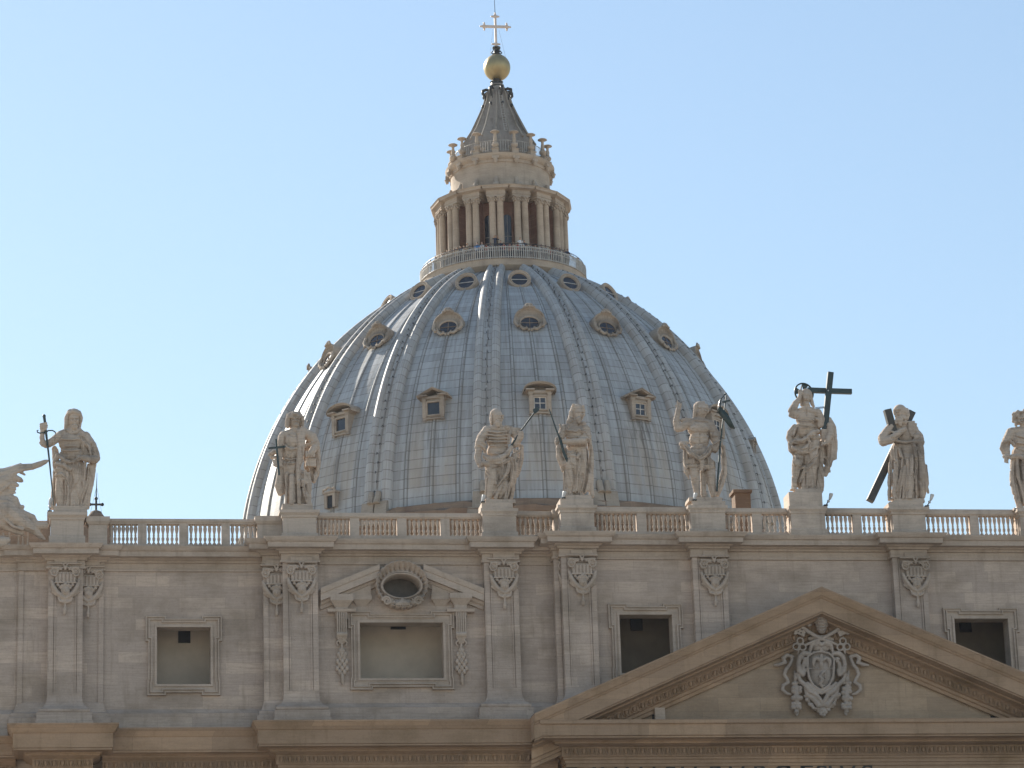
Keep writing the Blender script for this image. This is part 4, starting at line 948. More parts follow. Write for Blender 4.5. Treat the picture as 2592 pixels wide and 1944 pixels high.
# ================================================================ balustrades
SL, SM, SC_ = 1.9, 1.35, .62           # planes through the middle of the pedestals
bp = [(.085,0),(.125,.0),(.125,.09),(.07,.12),(.06,.17),(.10,.25),(.115,.32),(.08,.39),(.055,.42),(.085,.45),(.085,.48),(.06,.52),(.115,.70),(.135,.80),(.12,.88),(.08,.93),(.13,.95),(.13,1.0),(.08,1.0)]
def bal_mesh(h):
    m = MB(); m.lathe([(r*.83,z*h) for r,z in bp], 12); return m.mesh('baluster', M_ball, 40)
BALS = [ # plane, px rail top, rail foot, baluster top, foot, px x for measuring, span, groups, piers, low blocks(x0,x1,ytop), label
 (SL,1313,1325,1331,1377,450,(223,717),[(276,348,7),(372,453,7),(478,560,7),(583,651,6)],[(349,371.5),(453.8,477),(560.8,582.3)],[(223,273,1308),(650,717,1307)],'stone balustrade with open sky behind it, between the sword statue and the bare chested statue'),
 (SM,1298,1313,1315,1355,1000,(800,1224),[(803,884,8),(911,1004,8),(1031,1114,7),(1140,1222,7)],[(886,909.5),(1005.5,1029.5),(1115.5,1138.5)],[],'long stone balustrade in front of the left side of the dome, three piers'),
 (SM,1293,1308,1311,1354,1360,(1306,1420),[(1311,1402,7)],[],[(1403,1420,1291)],'shortest stone balustrade, a single run between the two spear statues'),
 (SC_,1283,1300,1302,1345,1630,(1504,1750),[(1508,1612,9),(1639,1746,9)],[(1613,1637.5)],[],'stone balustrade between the curly haired spear statue and the raised arm statue'),
 (SC_,1286,1301,1304,1347,1920,(1836,2005),[(1840,1904,5),(1931,1996,5)],[(1905.5,1929.5)],[],'stone balustrade below the brown chimney, left of the large cross'),
 (SC_,1286,1303,1306,1349,2170,(2089,2262),[(2092,2159,6),(2183,2258,6)],[(2160,2182)],[],'stone balustrade right of the large cross with sky behind'),
 (SC_,1289,1306,1309,1353,2470,(2343,2586),[(2346,2456,9),(2480,2582,9)],[(2457,2479)],[],'rightmost stone balustrade beside the diagonal cross statue')]
for Yb,rt_,rb_2,bt,bb,xm,span,groups,piers,lows,lab in BALS:
    z = [pZ(q,Yb+o_,xm) for q,o_ in ((rt_,-.27),(rb_2,-.2),(bt,.17),(bb,-.3))]
    x0,x1 = P(span[0],1330,Yb).x, P(span[1],1330,Yb).x
    T = thing('stone_balustrade', (x0,Yb,z[3]), lab, 'balustrade', 'balustrades along the roof edge')
    m = MB(); m.run(x0+.03,x1-.03,Yb,[(.17,z[2]),(.20,z[2]+.01),(.20,z[2]+.09),(.16,z[2]+.11),(.18,z[1]+.0),(.27,z[1]+.10),(.27,z[0]-.07),(.24,z[0]-.04),(.24,z[0]),(-.24,z[0]),(-.27,z[0]-.07),(-.18,z[1]),(-.17,z[2]),(.17,z[2])]); m.part('rail', M_ball, T)
    m = MB(); m.box(x0+.02,x1-.02,Yb-.25,Yb+.25,43.6,z[3]); m.box(x0+.02,x1-.02,Yb-.30,Yb+.30,43.6,z[3]-.14); m.part('plinth', M_ball, T)
    me = bal_mesh(z[2]-z[3])
    for a,b,n_ in groups:
        xa,xb = P(a,1340,Yb-.1).x, P(b,1340,Yb-.1).x; st = (xb-xa)/n_
        for i in range(n_): inst(me,'baluster',T,(xa+st*(i+.5),Yb,z[3]))
    for a,b in piers:
        m = MB(); m.box(P(a,1340,Yb-.2).x,P(b,1340,Yb-.2).x,Yb-.2,Yb+.2,z[3]-.003,z[2]+.003); m.part('pier', M_ball, T)
    for a,b,yt in lows:
        m = MB(); xa,xb = P(a,1340,Yb-.45).x,P(b,1340,Yb-.45).x; zt = pZ(yt,Yb-.5,(a+b)/2)
        m.box(xa+.03,xb-.03,Yb-.45,Yb+.6,43.6,zt-.42); m.run(xa+.05,xb-.05,Yb-.45,[(0,zt-.46),(.06,zt-.42),(.14,zt-.3),(.16,zt-.28),(.16,zt),(-1.0,zt+.01)],.9,.9); m.part('end_pier', M_ball, T)
# ================================================================ pedestals
PEDS = [(SL,121,223,1296,128,212,1367,None),(SM,706,808,1290,716,801,1360,None),(SM,1215,1310,1286,1223,1307,1357,(1219,1298,1272)),(SC_,1411,1511,1278,1420,1505,1344,(1418,1502,1262)),
 (SC_,1743,1843,1278,1749,1837,1350,(1752,1836,1267.5)),(SC_,1998,2096,1281,2004,2090,1349,(1998,2082,1245)),(SC_,2252,2353,1283,2261,2344,1352,(2252,2337,1269.5)),(SC_,2577,2680,1288,2584,2670,1355,None)]
WHO = ['the statue with the long sword','the bare chested statue with the small cross','the statue pointing a spear to the upper right','the curly haired statue with a spear to the upper left','the statue with one raised arm','the tallest statue with the large upright cross','the bearded statue with the diagonal cross','the wreathed statue at the right edge']
ped_top = []
for (Yp,c0_,c1_,yt,b0_,b1_,yb,pl),who in zip(PEDS,WHO):
    F = Yp-.78; xm = (c0_+c1_)/2
    zlow = max(43.6, pZ(yb,F,xm)-.25)
    a,b = P(b0_,1330,F).x, P(b1_,1330,F).x; ca,cb = P(c0_,yt,F-.14).x, P(c1_,yt,F-.14).x; ov = ((cb-ca)-(b-a))/2; mid = (a+b)/2
    zt = pZ(yt,F-.14,xm); zb = zlow
    T = thing('statue_pedestal', (mid,Yp,zb), 'stone pedestal under '+who, 'pedestal', 'pedestals under the roof statues')
    m = MB(); m.box(a,b,F,Yp+.8,zb,zt-.40); m.run(a-.04,b+.04,F,[(.0,zb),(.05,zb),(.05,pZ(yb,F,xm)+.22),(0,pZ(yb,F,xm)+.26)],1.4,1.4); m.part('die', M_ball, T)
    m = MB(); q = max(.05,ov); m.run(a,b,F,[(0,zt-.44),(q*.3,zt-.40),(q*.35,zt-.30),(q*.8,zt-.2),(q,zt-.17),(q,zt),(-1.7,zt+.01)],1.5,1.5); m.part('cap', M_ball, T)
    if pl:
        m = MB(); z2 = pZ(pl[2],Yp-.72,xm); m.box(P(pl[0],1270,Yp-.7).x,P(pl[1],1270,Yp-.7).x,Yp-.7,Yp+.72,zt+.005,z2); m.part('block', M_ball, T); zt = z2
    ped_top.append(zt)
# ================================================================ statues
def V(x,y0,y1,d,r,n=5,dx=0):           # a plain vertical fold
    return ('c',[(x+dx*i/(n-1),y0+(y1-y0)*i/(n-1),d,r) for i in range(n)])
def H(x0,x1,y,d,r,sag=14):
    return ('c',[(x0,y,d-24,r),((x0+x1)/2,y+sag,d,r),(x1,y,d-24,r)])
def face(x,y,d,s,t=0):                 # brow, nose, cheeks, lips on a head centred at (x, y); s = half head height, t = turn in px
    return [('c',[(x-s*.5+t,y-s*.18,d-s*.06,s*.12),(x+t,y-s*.24,d+s*.06,s*.12),(x+s*.5+t,y-s*.18,d-s*.06,s*.12)]),('c',[(x+t,y-s*.16,d+s*.08,s*.09),(x+t*1.2,y+s*.16,d+s*.2,s*.12)]),
            ('e',x-s*.36+t,y+s*.18,d-s*.06,s*.2,s*.22,s*.18),('e',x+s*.36+t,y+s*.18,d-s*.06,s*.2,s*.22,s*.18),('c',[(x-s*.2+t,y+s*.42,d,s*.08),(x+s*.2+t,y+s*.42,d,s*.08)])]
def curls(rr, x0,x1,y0,y1,d,r,n): return [('e',rr.uniform(x0,x1),rr.uniform(y0,y1),d+rr.uniform(-r,r),r,r,r) for _ in range(n)]
rs = random.Random(11)
S1 = [('e',612,235,20,92,122,95)]+face(612,240,100,110,14)+[('c',[(560,140,30,52),(515,220,20,44),(508,320,20,38),(490,385,10,26)]),('c',[(680,150,30,44),(712,220,20,34),(705,270,10,30)]),('e',610,165,0,108,84,100),('c',[(540,150,80,28),(600,120,95,28),(670,150,80,28)]),('c',[(700,300,0,26),(690,380,20,20),(710,390,30,14)]),('e',622,345,80,52,42,46),
 ('c',[(600,360,0,70),(600,430,0,90)]),('c',[(400,470,0,64),(520,440,10,80),(680,440,10,80),(760,490,0,66)]),('e',570,570,10,180,165,118),('e',570,760,20,172,130,122),('c',[(690,480,70,30),(740,620,70,26),(740,720,60,20)]),
 ('c',[(390,490,0,66),(300,560,20,62),(210,605,40,52)]),('c',[(250,590,30,58),(165,595,50,42),(150,480,65,38),(160,400,70,36)]),('c',[(200,600,40,50),(150,590,50,30),(125,575,50,20)]),('e',170,345,80,44,55,42),('c',[(130,310,100,18),(215,290,120,16)]),('c',[(130,340,100,18),(222,325,120,16)]),('c',[(135,370,100,18),(218,355,120,16)]),('c',[(140,395,90,16),(205,385,115,14)]),
 ('c',[(780,490,0,78),(850,600,10,80),(910,720,20,74),(930,800,30,66)]),('c',[(920,820,40,60),(830,815,100,56),(740,795,125,44)]),('c',[(860,560,50,30),(910,600,50,30),(930,680,60,26)]),('c',[(760,560,80,26),(830,640,90,24),(850,740,100,22)]),('c',[(690,790,130,18),(640,800,130,12)]),('c',[(700,765,130,16),(650,770,130,12)]),
 ('c',[(900,700,-40,70),(890,850,-40,60),(860,1050,-50,60),(820,1300,-50,60),(790,1510,-40,50)]),('c',[(330,660,-60,42),(345,840,-50,46),(350,1050,-60,46),(330,1300,-60,50),(300,1520,-40,46)]),('c',[(345,840,20,40),(380,760,50,40)]),
 ('c',[(460,920,20,110),(420,1060,60,80),(405,1200,60,64),(400,1350,50,62),(405,1480,40,44)]),('e',400,1515,80,48,28,60),('c',[(640,900,10,125),(660,1100,20,110),(650,1300,30,88),(640,1490,20,62)]),('e',640,1520,60,60,24,60),('c',[(540,1000,0,150),(560,1200,-20,150),(560,1500,-40,170)]),
 ('c',[(385,755,70,30),(440,800,110,36),(520,850,130,30),(610,850,135,26),(720,790,125,36)]),('c',[(370,890,70,44),(460,910,100,46),(560,970,110,34),(600,975,110,24)]),('c',[(600,860,130,20),(605,940,130,24),(580,1020,110,22)]),('c',[(360,980,80,34),(390,950,90,30),(470,990,100,26),(530,1060,100,26),(540,1250,90,26),(540,1500,70,30)]),('c',[(360,1050,100,28),(430,1040,120,30),(490,1090,110,26),(510,1250,90,24),(490,1470,80,26)]),
 V(470,1100,1480,70,18),('c',[(690,900,110,26),(680,1050,110,28),(610,1230,100,24),(565,1300,90,20)]),('c',[(770,880,80,30),(770,1050,80,30),(740,1280,70,30),(690,1480,50,28)]),('c',[(830,900,30,30),(800,1150,30,30),(760,1480,20,34)]),V(630,1300,1500,70,20),V(700,1200,1490,60,22,5,20),('c',[(480,620,128,14),(650,620,128,14)]),H(430,700,520,140,16),H(430,700,680,150,14)]
S1 += [('c',[(760,590,0,74),(790,760,0,78)]),('e',350,770,-55,56,130,34)]
S2 = [('e',530,205,30,88,120,92)]+face(535,195,110,105,8)+[('e',520,150,0,116,82,100),('c',[(450,140,60,44),(420,210,40,42),(412,290,30,38),(420,315,30,24)]),('c',[(615,140,60,40),(645,210,40,38),(650,285,20,26)]),('c',[(450,160,95,26),(500,110,105,26),(560,115,105,26),(610,160,95,24)]),('c',[(480,170,112,16),(490,130,112,16)]),('c',[(560,170,112,14),(570,120,112,16)])]+curls(rs,420,650,90,160,60,28,14)+[('e',548,285,85,50,34,44),
 ('c',[(540,290,10,66),(535,380,10,84)]),('c',[(360,450,10,80),(480,420,10,84),(640,420,10,84),(760,450,0,80)]),('e',490,530,20,150,150,112),('e',470,730,20,140,140,105),('c',[(330,470,20,66),(310,620,20,58),(300,760,30,50),(270,850,70,42)]),('c',[(300,720,0,36),(210,700,10,40),(150,735,20,34),(130,745,30,18)]),('c',[(280,790,0,40),(170,785,10,30)]),('e',258,870,90,68,58,48)]+[('c',[(195,y,125,17),(300,y-4,135,18),(325,y+10,110,16)]) for y in (830,862,894,920)]+[
 ('c',[(310,920,0,48),(300,1080,10,58),(280,1220,10,66),(300,1340,0,52)]),('c',[(345,850,10,40),(360,1080,10,40),(360,1330,0,34)]),V(300,1000,1300,70,16),('c',[(690,400,30,76),(790,470,30,88),(850,570,20,72),(870,640,0,50)]),('c',[(655,350,60,50),(640,560,85,56),(625,760,95,52),(600,900,95,46),(575,960,90,26)]),('c',[(600,380,70,40),(590,700,110,36),(585,1000,120,38),(570,1170,120,32)]),('c',[(690,610,70,22),(780,570,90,24),(860,545,70,26),(890,600,40,26)]),
 ('c',[(845,620,20,66),(800,690,80,58),(760,740,105,48)])]+[('c',[(708+42*i,690,120,17),(708+42*i,770,130,16)]) for i in range(4)]+[('b',695,800,860,938,30,110),('b',700,805,855,820,90,122),('c',[(880,640,-30,48),(895,850,-40,42),(880,1020,-40,44),(815,1150,-30,46)]),('c',[(780,950,30,30),(790,1100,10,40)]),
 ('e',490,960,10,135,160,112),('e',570,1180,0,195,220,125),('e',585,1400,-10,205,180,130),V(405,1040,1530,90,30,5,-5),V(480,1080,1500,125,40),V(530,1100,1480,125,14),V(590,1160,1490,135,34,5,10),('c',[(650,1150,125,30),(680,1330,125,32),(730,1490,100,32)]),V(750,1050,1510,90,46),V(690,1000,1180,110,30),H(640,780,1040,125,12,4),('e',630,1530,110,70,24,60),('e',440,1535,70,70,26,50),H(370,560,870,130,16),H(370,550,800,128,14),H(380,560,640,130,22,20),('c',[(360,580,110,20),(420,640,130,18)])]
S2 += [('e',770,800,-70,110,340,44),('e',380,1000,-60,60,300,40)]
S3 = [('e',425,225,40,88,130,95)]+face(440,215,120,110,24)+[('e',402,170,10,94,84,98),('c',[(350,170,10,44),(342,240,10,44),(340,310,10,34)]),('c',[(430,310,110,46),(440,350,115,36)])]+curls(rs,400,480,290,350,115,18,10)+[('c',[(420,330,20,74),(430,420,20,90)]),('c',[(270,430,10,74),(430,410,20,84),(600,430,10,74)]),('e',420,570,20,175,180,120),('e',440,770,20,190,160,125),
 ('c',[(260,430,10,80),(180,540,20,80),(140,630,30,70)]),('c',[(90,690,40,28),(140,650,90,32),(220,700,80,30),(230,760,50,24)]),('c',[(110,600,60,26),(190,600,100,24),(240,650,90,24)]),('c',[(140,700,30,58),(110,840,50,50),(140,940,80,48)]),('e',170,975,100,62,36,45),('c',[(130,990,130,16),(180,1005,140,14)]),('c',[(190,935,130,34),(260,940,140,38),(310,930,130,40)]),('b',190,905,300,985,100,165,8),
 ('c',[(600,430,20,76),(690,460,20,84),(740,540,40,78),(710,620,50,74)]),('c',[(570,380,60,38),(640,385,60,30),(620,480,80,30)]),('c',[(700,640,60,58),(770,540,90,58),(780,470,100,52)])]+[('c',[(740+26*i,430+10*i,130,15),(760+22*i,500+8*i,135,15)]) for i in range(4)]+[('c',[(690,400,60,26),(780,410,60,26)]),('c',[(610,480,100,26),(600,620,110,24)])]+[H(270,570,y,140,17,18) for y in (440,490,540,590)]+[H(300,580,660,140,18,10),
 ('c',[(230,830,110,42),(330,885,145,52),(450,870,155,52),(560,800,145,42),(640,690,115,36)]),('c',[(340,950,135,42),(480,940,150,40),(600,885,140,34)]),('c',[(400,800,140,30),(500,830,150,26),(590,760,140,24)]),('c',[(795,680,-10,40),(795,850,-10,42),(770,1000,0,42),(725,1130,10,34)]),('c',[(700,740,50,34),(740,770,50,28),(790,720,30,24)]),('c',[(690,820,50,30),(740,870,50,30),(740,900,40,20)]),('c',[(690,820,40,56),(700,1000,40,60),(665,1180,30,62),(640,1400,10,50),(625,1520,0,46)]),
 ('e',460,1060,20,200,190,120),('e',460,1330,0,195,210,120),('c',[(340,1010,70,112),(325,1200,80,92),(310,1400,60,78),(270,1490,60,56)]),('c',[(250,1080,60,30),(255,1250,70,26),(250,1480,60,24)]),('e',260,1525,100,62,28,60),('c',[(620,850,130,28),(580,1080,140,30),(420,1310,125,22)]),('c',[(655,860,115,26),(650,1150,105,30),(560,1510,80,28)]),('c',[(500,960,140,30),(490,1110,150,26),(468,1165,140,14)]),('c',[(530,1180,120,26),(480,1310,115,28),(380,1470,100,24)]),('c',[(605,1270,90,26),(540,1500,80,24)]),V(450,1350,1520,110,24,5,-60),('c',[(420,1130,130,22),(400,1260,130,20)]),H(300,420,1390,140,10,4)]
S4 = [('e',447,225,40,78,122,90)]+face(462,215,112,105,22)+[('e',430,140,10,98,66,94),('c',[(375,130,20,52),(345,220,10,46),(318,300,10,42),(285,350,10,34)]),('c',[(500,140,20,36),(522,175,30,24)])]+curls(rs,300,390,140,350,40,24,22)+curls(rs,360,520,90,150,60,26,12)+[('c',[(440,300,100,40),(455,345,112,30)]),('e',515,375,50,48,44,44),('c',[(415,330,20,70),(410,420,10,86)]),('c',[(230,440,10,66),(400,420,10,80),(550,460,0,74)]),('e',400,520,10,172,150,112),('e',410,720,0,160,160,105),
 ('c',[(225,450,10,68),(190,530,20,66),(175,590,30,56)]),('c',[(165,390,50,22),(210,470,80,24),(230,530,70,20)]),('e',118,630,60,36,62,40),('c',[(95,640,80,14),(100,690,80,12)]),('c',[(540,460,20,76),(575,560,50,66),(530,635,100,60)]),('c',[(520,630,120,58),(400,640,150,54),(280,640,150,46),(220,640,140,40)]),('c',[(390,590,170,16),(385,680,170,16)]),('c',[(480,575,130,20),(540,540,120,22),(570,600,110,22),(550,690,90,22)]),('c',[(440,460,100,30),(530,510,100,26)]),
 ('c',[(150,730,20,52),(150,850,20,56),(190,980,20,52),(205,1080,10,22)]),('c',[(120,740,50,20),(130,870,60,18)]),('c',[(245,760,90,34),(300,830,120,40),(400,880,120,36),(450,830,110,28)]),('c',[(240,870,110,28),(330,880,135,30),(400,930,125,28)]),
 ('c',[(325,870,70,100),(310,980,95,98),(310,1110,80,84),(300,1300,60,74),(300,1450,40,54)]),('c',[(495,800,10,92),(500,1000,20,92),(490,1250,20,66),(475,1450,10,50)]),('e',400,1080,0,175,250,105),('e',390,1340,-20,180,150,105),('c',[(595,560,-30,34),(635,820,-40,40),(625,1100,-40,50),(640,1450,-40,42)]),('c',[(590,1150,-20,50),(560,1350,-10,50),(520,1400,0,30)]),V(570,750,1250,40,18),
 ('c',[(400,880,125,22),(425,1080,120,24),(395,1400,90,22)]),('c',[(455,900,110,20),(450,1200,95,22),(440,1465,70,20)]),('c',[(370,1080,110,18),(350,1430,90,18)]),('c',[(520,900,100,22),(540,1100,80,22),(500,1380,60,22)]),('c',[(260,960,150,22),(370,1000,150,20)]),V(230,1100,1450,70,22),V(270,1200,1460,110,16),('e',300,1470,90,62,22,60),('e',470,1475,60,50,20,50),H(260,540,560,130,16),H(280,500,470,130,16)]
S5 = [('e',470,275,40,84,112,90)]+face(500,265,112,100,26)+[('e',452,215,10,96,74,94),('c',[(405,220,20,46),(395,300,10,42),(375,365,10,26)]),('c',[(540,205,40,30),(552,245,40,20)]),('c',[(440,230,90,20),(420,300,90,18)])]+curls(rs,380,540,160,230,50,24,10)+[('c',[(455,360,10,68),(450,430,10,84)]),('c',[(280,450,10,66),(450,440,20,84),(600,480,0,72)]),('e',440,530,20,170,128,112),('e',440,690,20,148,140,102),('e',370,520,90,70,56,40),('e',510,520,90,70,56,40),('e',440,770,90,60,60,36),
 ('c',[(275,460,10,70),(190,510,20,60),(145,520,20,58),(118,430,30,48),(140,300,40,38),(152,240,40,34)]),('c',[(190,410,40,22),(260,390,50,24),(330,400,40,22)]),('e',155,215,45,40,38,28),('c',[(140,200,50,14),(140,140,50,11)]),('c',[(162,200,55,13),(165,165,60,11)]),('c',[(180,210,55,12),(190,180,60,10)]),('c',[(130,225,55,12),(112,200,55,10)]),
 ('c',[(605,500,10,72),(650,640,20,74),(690,730,40,66),(660,820,60,48)]),('c',[(640,520,-20,48),(700,620,-20,50),(735,740,-10,44)]),('c',[(610,600,70,22),(690,640,70,22)]),('c',[(620,820,80,22),(650,740,90,24),(730,700,70,24)]),('c',[(780,780,-30,34),(800,950,-40,36),(795,1150,-40,40),(750,1290,-30,46),(700,1440,-20,38)]),('c',[(760,900,-10,20),(770,1100,-10,20),(720,1300,-10,20)]),('c',[(195,740,20,40),(235,730,30,36),(280,720,50,24)]),('c',[(190,790,20,26),(240,800,30,24)]),('c',[(245,820,0,32),(255,1000,-10,44),(265,1130,-10,42),(295,1230,-10,14)]),V(265,850,1080,40,18),
 ('e',440,870,20,190,120,118),('e',450,990,10,200,100,112),('c',[(245,760,60,34),(330,880,125,38),(450,950,150,38),(545,880,140,40),(605,780,90,32)]),('c',[(480,990,130,36),(485,1060,135,30),(480,1110,130,16)])]+[('c',[(x,1040,100 if 380<x<600 else 70,18),(x+rs.uniform(-8,8),1085+rs.uniform(-8,30),96 if 380<x<600 else 66,9)]) for x in range(290,670,30)]+[('c',[(350,850,120,14),(370,1000,120,14)]),('c',[(560,930,120,14),(580,1040,110,14)]),
 ('c',[(370,1020,20,76),(382,1180,40,68),(392,1290,40,60),(408,1460,40,38)]),('c',[(600,1020,10,78),(605,1180,30,72),(615,1300,30,64),(640,1450,30,46)]),('e',385,1200,90,36,34,20),('e',600,1190,85,38,36,20),('c',[(495,1130,-30,46),(500,1300,-20,44),(500,1470,-10,42)]),('e',412,1510,80,50,24,60),('e',700,1510,60,84,26,60),('e',540,1515,40,62,20,50)]
S6 = [('e',325,345,40,54,82,66)]+face(328,345,92,72,4)+[('e',325,288,20,58,40,62),('c',[(285,300,20,30),(278,380,20,26),(270,440,20,18)]),('c',[(368,300,20,28),(382,370,20,26),(398,430,20,24),(415,460,20,16)]),('e',332,432,70,34,34,36),('c',[(325,420,20,44),(325,500,10,60)]),('c',[(220,530,0,44),(320,500,20,60),(450,530,0,48)]),('e',315,590,20,125,110,84),('e',310,720,20,120,120,84),
 ('c',[(240,540,10,50),(180,550,20,52),(160,510,30,52),(205,420,40,42),(245,370,45,30)]),('c',[(140,560,40,24),(190,580,50,24),(225,520,50,22)]),('c',[(248,360,50,28),(258,310,50,25),(262,270,50,18)]),('c',[(264,270,55,10),(272,215,55,8)]),('c',[(245,300,70,10),(240,270,70,9)]),('c',[(278,300,70,10),(284,275,70,9)]),('c',[(460,530,10,52),(500,600,20,46),(490,670,20,42)]),('c',[(440,600,60,22),(480,620,60,20),(470,690,50,18)]),
 ('c',[(600,680,20,42),(610,780,50,42),(570,860,80,38)]),('e',545,890,95,50,28,34),('c',[(510,880,125,12),(560,890,125,12)]),('c',[(510,900,125,12),(560,908,120,12)]),('c',[(590,620,-20,44),(635,700,-20,44),(655,860,-20,40),(665,1040,-20,30)]),('c',[(600,880,-10,46),(610,1040,-20,44),(585,1140,-20,42),(550,1250,-30,30)]),V(630,750,1050,20,14),('c',[(560,1050,-10,26),(600,1080,0,24),(670,1060,0,18)]),('c',[(560,1160,-10,22),(600,1210,-10,20)]),
 ('c',[(190,690,20,32),(140,760,10,40),(125,820,10,40),(150,880,20,36)]),('c',[(140,890,30,34),(150,960,30,36),(180,1015,30,22)]),('c',[(200,720,60,20),(180,790,60,18)]),('c',[(190,870,70,32),(280,855,95,36),(350,820,100,34),(400,760,90,34),(470,740,70,26)]),('c',[(180,940,80,36),(270,985,95,38),(345,930,100,36),(368,870,100,24)]),('c',[(300,1000,80,24),(370,990,85,26),(440,930,80,26)]),('c',[(400,810,80,40),(470,820,60,34)]),
 ('c',[(235,1040,50,70),(215,1140,60,62),(195,1280,40,42),(185,1400,30,34)]),('e',215,1110,110,50,46,20),('e',320,1050,10,120,120,75),('c',[(410,900,20,96),(395,1050,30,86),(375,1220,30,70),(385,1400,20,60)]),('c',[(460,930,80,24),(410,1110,90,28),(310,1200,80,22),(255,1330,60,18)]),('c',[(300,1160,60,24),(230,1180,60,24)]),('c',[(478,940,60,22),(450,1150,50,26),(415,1390,40,22)]),('c',[(300,1250,50,20),(285,1420,40,24)]),('c',[(340,1230,70,16),(330,1420,60,16)]),V(400,1100,1390,80,16),
 ('b',428,900,528,1455,-60,20,2.5),('b',492,725,580,895,-30,60,2),('e',180,1428,60,52,24,46),('e',285,1440,40,46,14,40),('e',390,1428,50,58,24,46),H(220,420,610,120,12,12),H(220,420,690,122,10,8)]
S6 += [('e',300,930,40,110,100,50),('e',210,860,-20,80,180,60),('e',255,1240,-20,86,210,46),('e',560,1000,-50,60,200,40),('e',440,690,-10,60,120,50)]
S2 += [('e',530,290,-20,110,60,50)]
S7 = [('e',580,185,40,108,108,106)]+face(550,180,128,100,-8)+[('e',590,280,65,88,60,74),('c',[(575,320,90,52),(585,380,105,32)]),('c',[(680,170,10,40),(690,240,20,44),(680,290,30,34)])]+curls(rs,510,670,250,370,110,22,26)+[('c',[(600,340,10,80),(620,430,10,100)]),('c',[(440,430,10,66),(620,420,10,90),(800,460,0,66)]),('e',640,540,10,180,160,114),
 ('c',[(440,420,20,66),(370,510,20,72),(315,590,30,74),(330,640,50,76),(440,610,90,70),(540,530,125,54),(620,470,135,44),(660,450,135,34)]),('c',[(290,540,80,20),(310,640,110,20),(400,660,130,18)]),('c',[(420,480,90,20),(500,500,130,18),(580,470,150,16)]),('c',[(800,470,10,62),(880,560,30,56),(890,650,40,66),(800,640,80,50)]),('e',848,540,80,46,48,40)]+[('c',[(800+22*i,530,120,13),(800+22*i,590,125,13)]) for i in range(4)]+[('b',695,350,800,575,60,120,8),('b',745,355,835,570,40,90,4),('c',[(670,345,90,18),(790,340,90,18)]),
 ('e',660,760,0,205,190,118),('e',680,980,0,240,260,126),('e',690,1220,0,272,260,136),('e',670,1420,-10,262,120,130),('c',[(470,760,60,34),(440,1000,60,36),(425,1250,60,36),(420,1500,50,34)]),('c',[(505,720,100,30),(520,950,120,36),(510,1200,130,44),(500,1500,110,44)]),('c',[(625,900,130,26),(610,1100,140,34),(580,1300,140,34),(560,1500,120,32)]),('c',[(690,920,140,24),(665,1150,145,34),(640,1500,130,36)]),('c',[(760,850,130,28),(740,1100,145,42),(725,1500,130,44)]),('c',[(800,700,110,30),(830,950,125,28),(830,1250,130,26),(835,1500,110,26)]),V(780,1100,1500,140,18),
 ('c',[(870,640,40,66),(890,850,40,66),(915,1100,30,72),(925,1350,20,70),(915,1460,10,50)]),('c',[(960,1000,10,34),(985,1250,0,34),(1000,1400,0,24)]),('c',[(770,650,110,24),(800,760,110,24),(810,850,110,18)]),('e',830,740,100,24,30,22),('c',[(520,625,105,24),(640,650,135,24),(770,640,115,24)]),H(480,940,895,120,6,4),('e',570,1520,100,60,20,50),('e',760,1520,100,60,20,50),('c',[(560,740,110,22),(600,860,130,22),(640,895,135,18)]),('c',[(430,1520,40,34),(460,1510,60,34)])]
S8 = [('e',640,260,30,74,94,80)]+face(620,255,100,84,-6)+curls(rs,520,760,160,230,40,22,36)+curls(rs,515,560,200,290,20,20,14)+[('c',[(520,185,20,10),(640,170,110,12),(760,185,20,10)]),('c',[(560,280,20,26),(545,310,20,18)]),('c',[(640,330,10,54),(640,390,10,70)]),('c',[(500,390,0,54),(640,380,10,66),(790,400,0,54)]),('e',640,480,10,158,130,92),('e',640,620,10,150,110,96),('c',[(490,400,10,58),(450,480,20,54),(440,530,30,46),(450,610,50,38)]),('c',[(410,500,50,22),(395,560,40,24),(415,610,30,20)]),('c',[(420,490,70,20),(480,470,80,20),(520,520,70,20)]),('e',445,645,60,46,30,36)]+[('c',[(428+18*i,670,70,9),(428+18*i,705+5*i,72,7)]) for i in range(3)]+[('c',[(790,410,10,58),(840,540,20,52),(770,640,70,44)]),('c',[(500,650,70,30),(560,640,100,30),(640,660,110,34),(760,620,90,30)]),
 ('e',640,820,0,150,200,98),('e',650,1030,-10,135,150,90),('c',[(525,690,30,42),(515,880,20,42),(540,1020,30,40),(570,1120,40,34)]),('c',[(505,880,50,14),(490,945,50,12)]),('c',[(560,680,90,22),(570,850,95,22),(620,1000,90,24),(640,1130,80,22)]),('c',[(620,700,100,20),(640,900,105,24),(700,1080,90,22)]),('c',[(720,700,90,24),(730,950,90,26),(700,1130,80,24)]),('c',[(570,1120,30,36),(600,1200,30,40)]),('c',[(690,1120,30,40),(690,1200,20,44)]),H(560,720,430,100,10,10),H(560,720,500,104,10,8)]
S8 += [('e',565,250,0,44,70,44)]

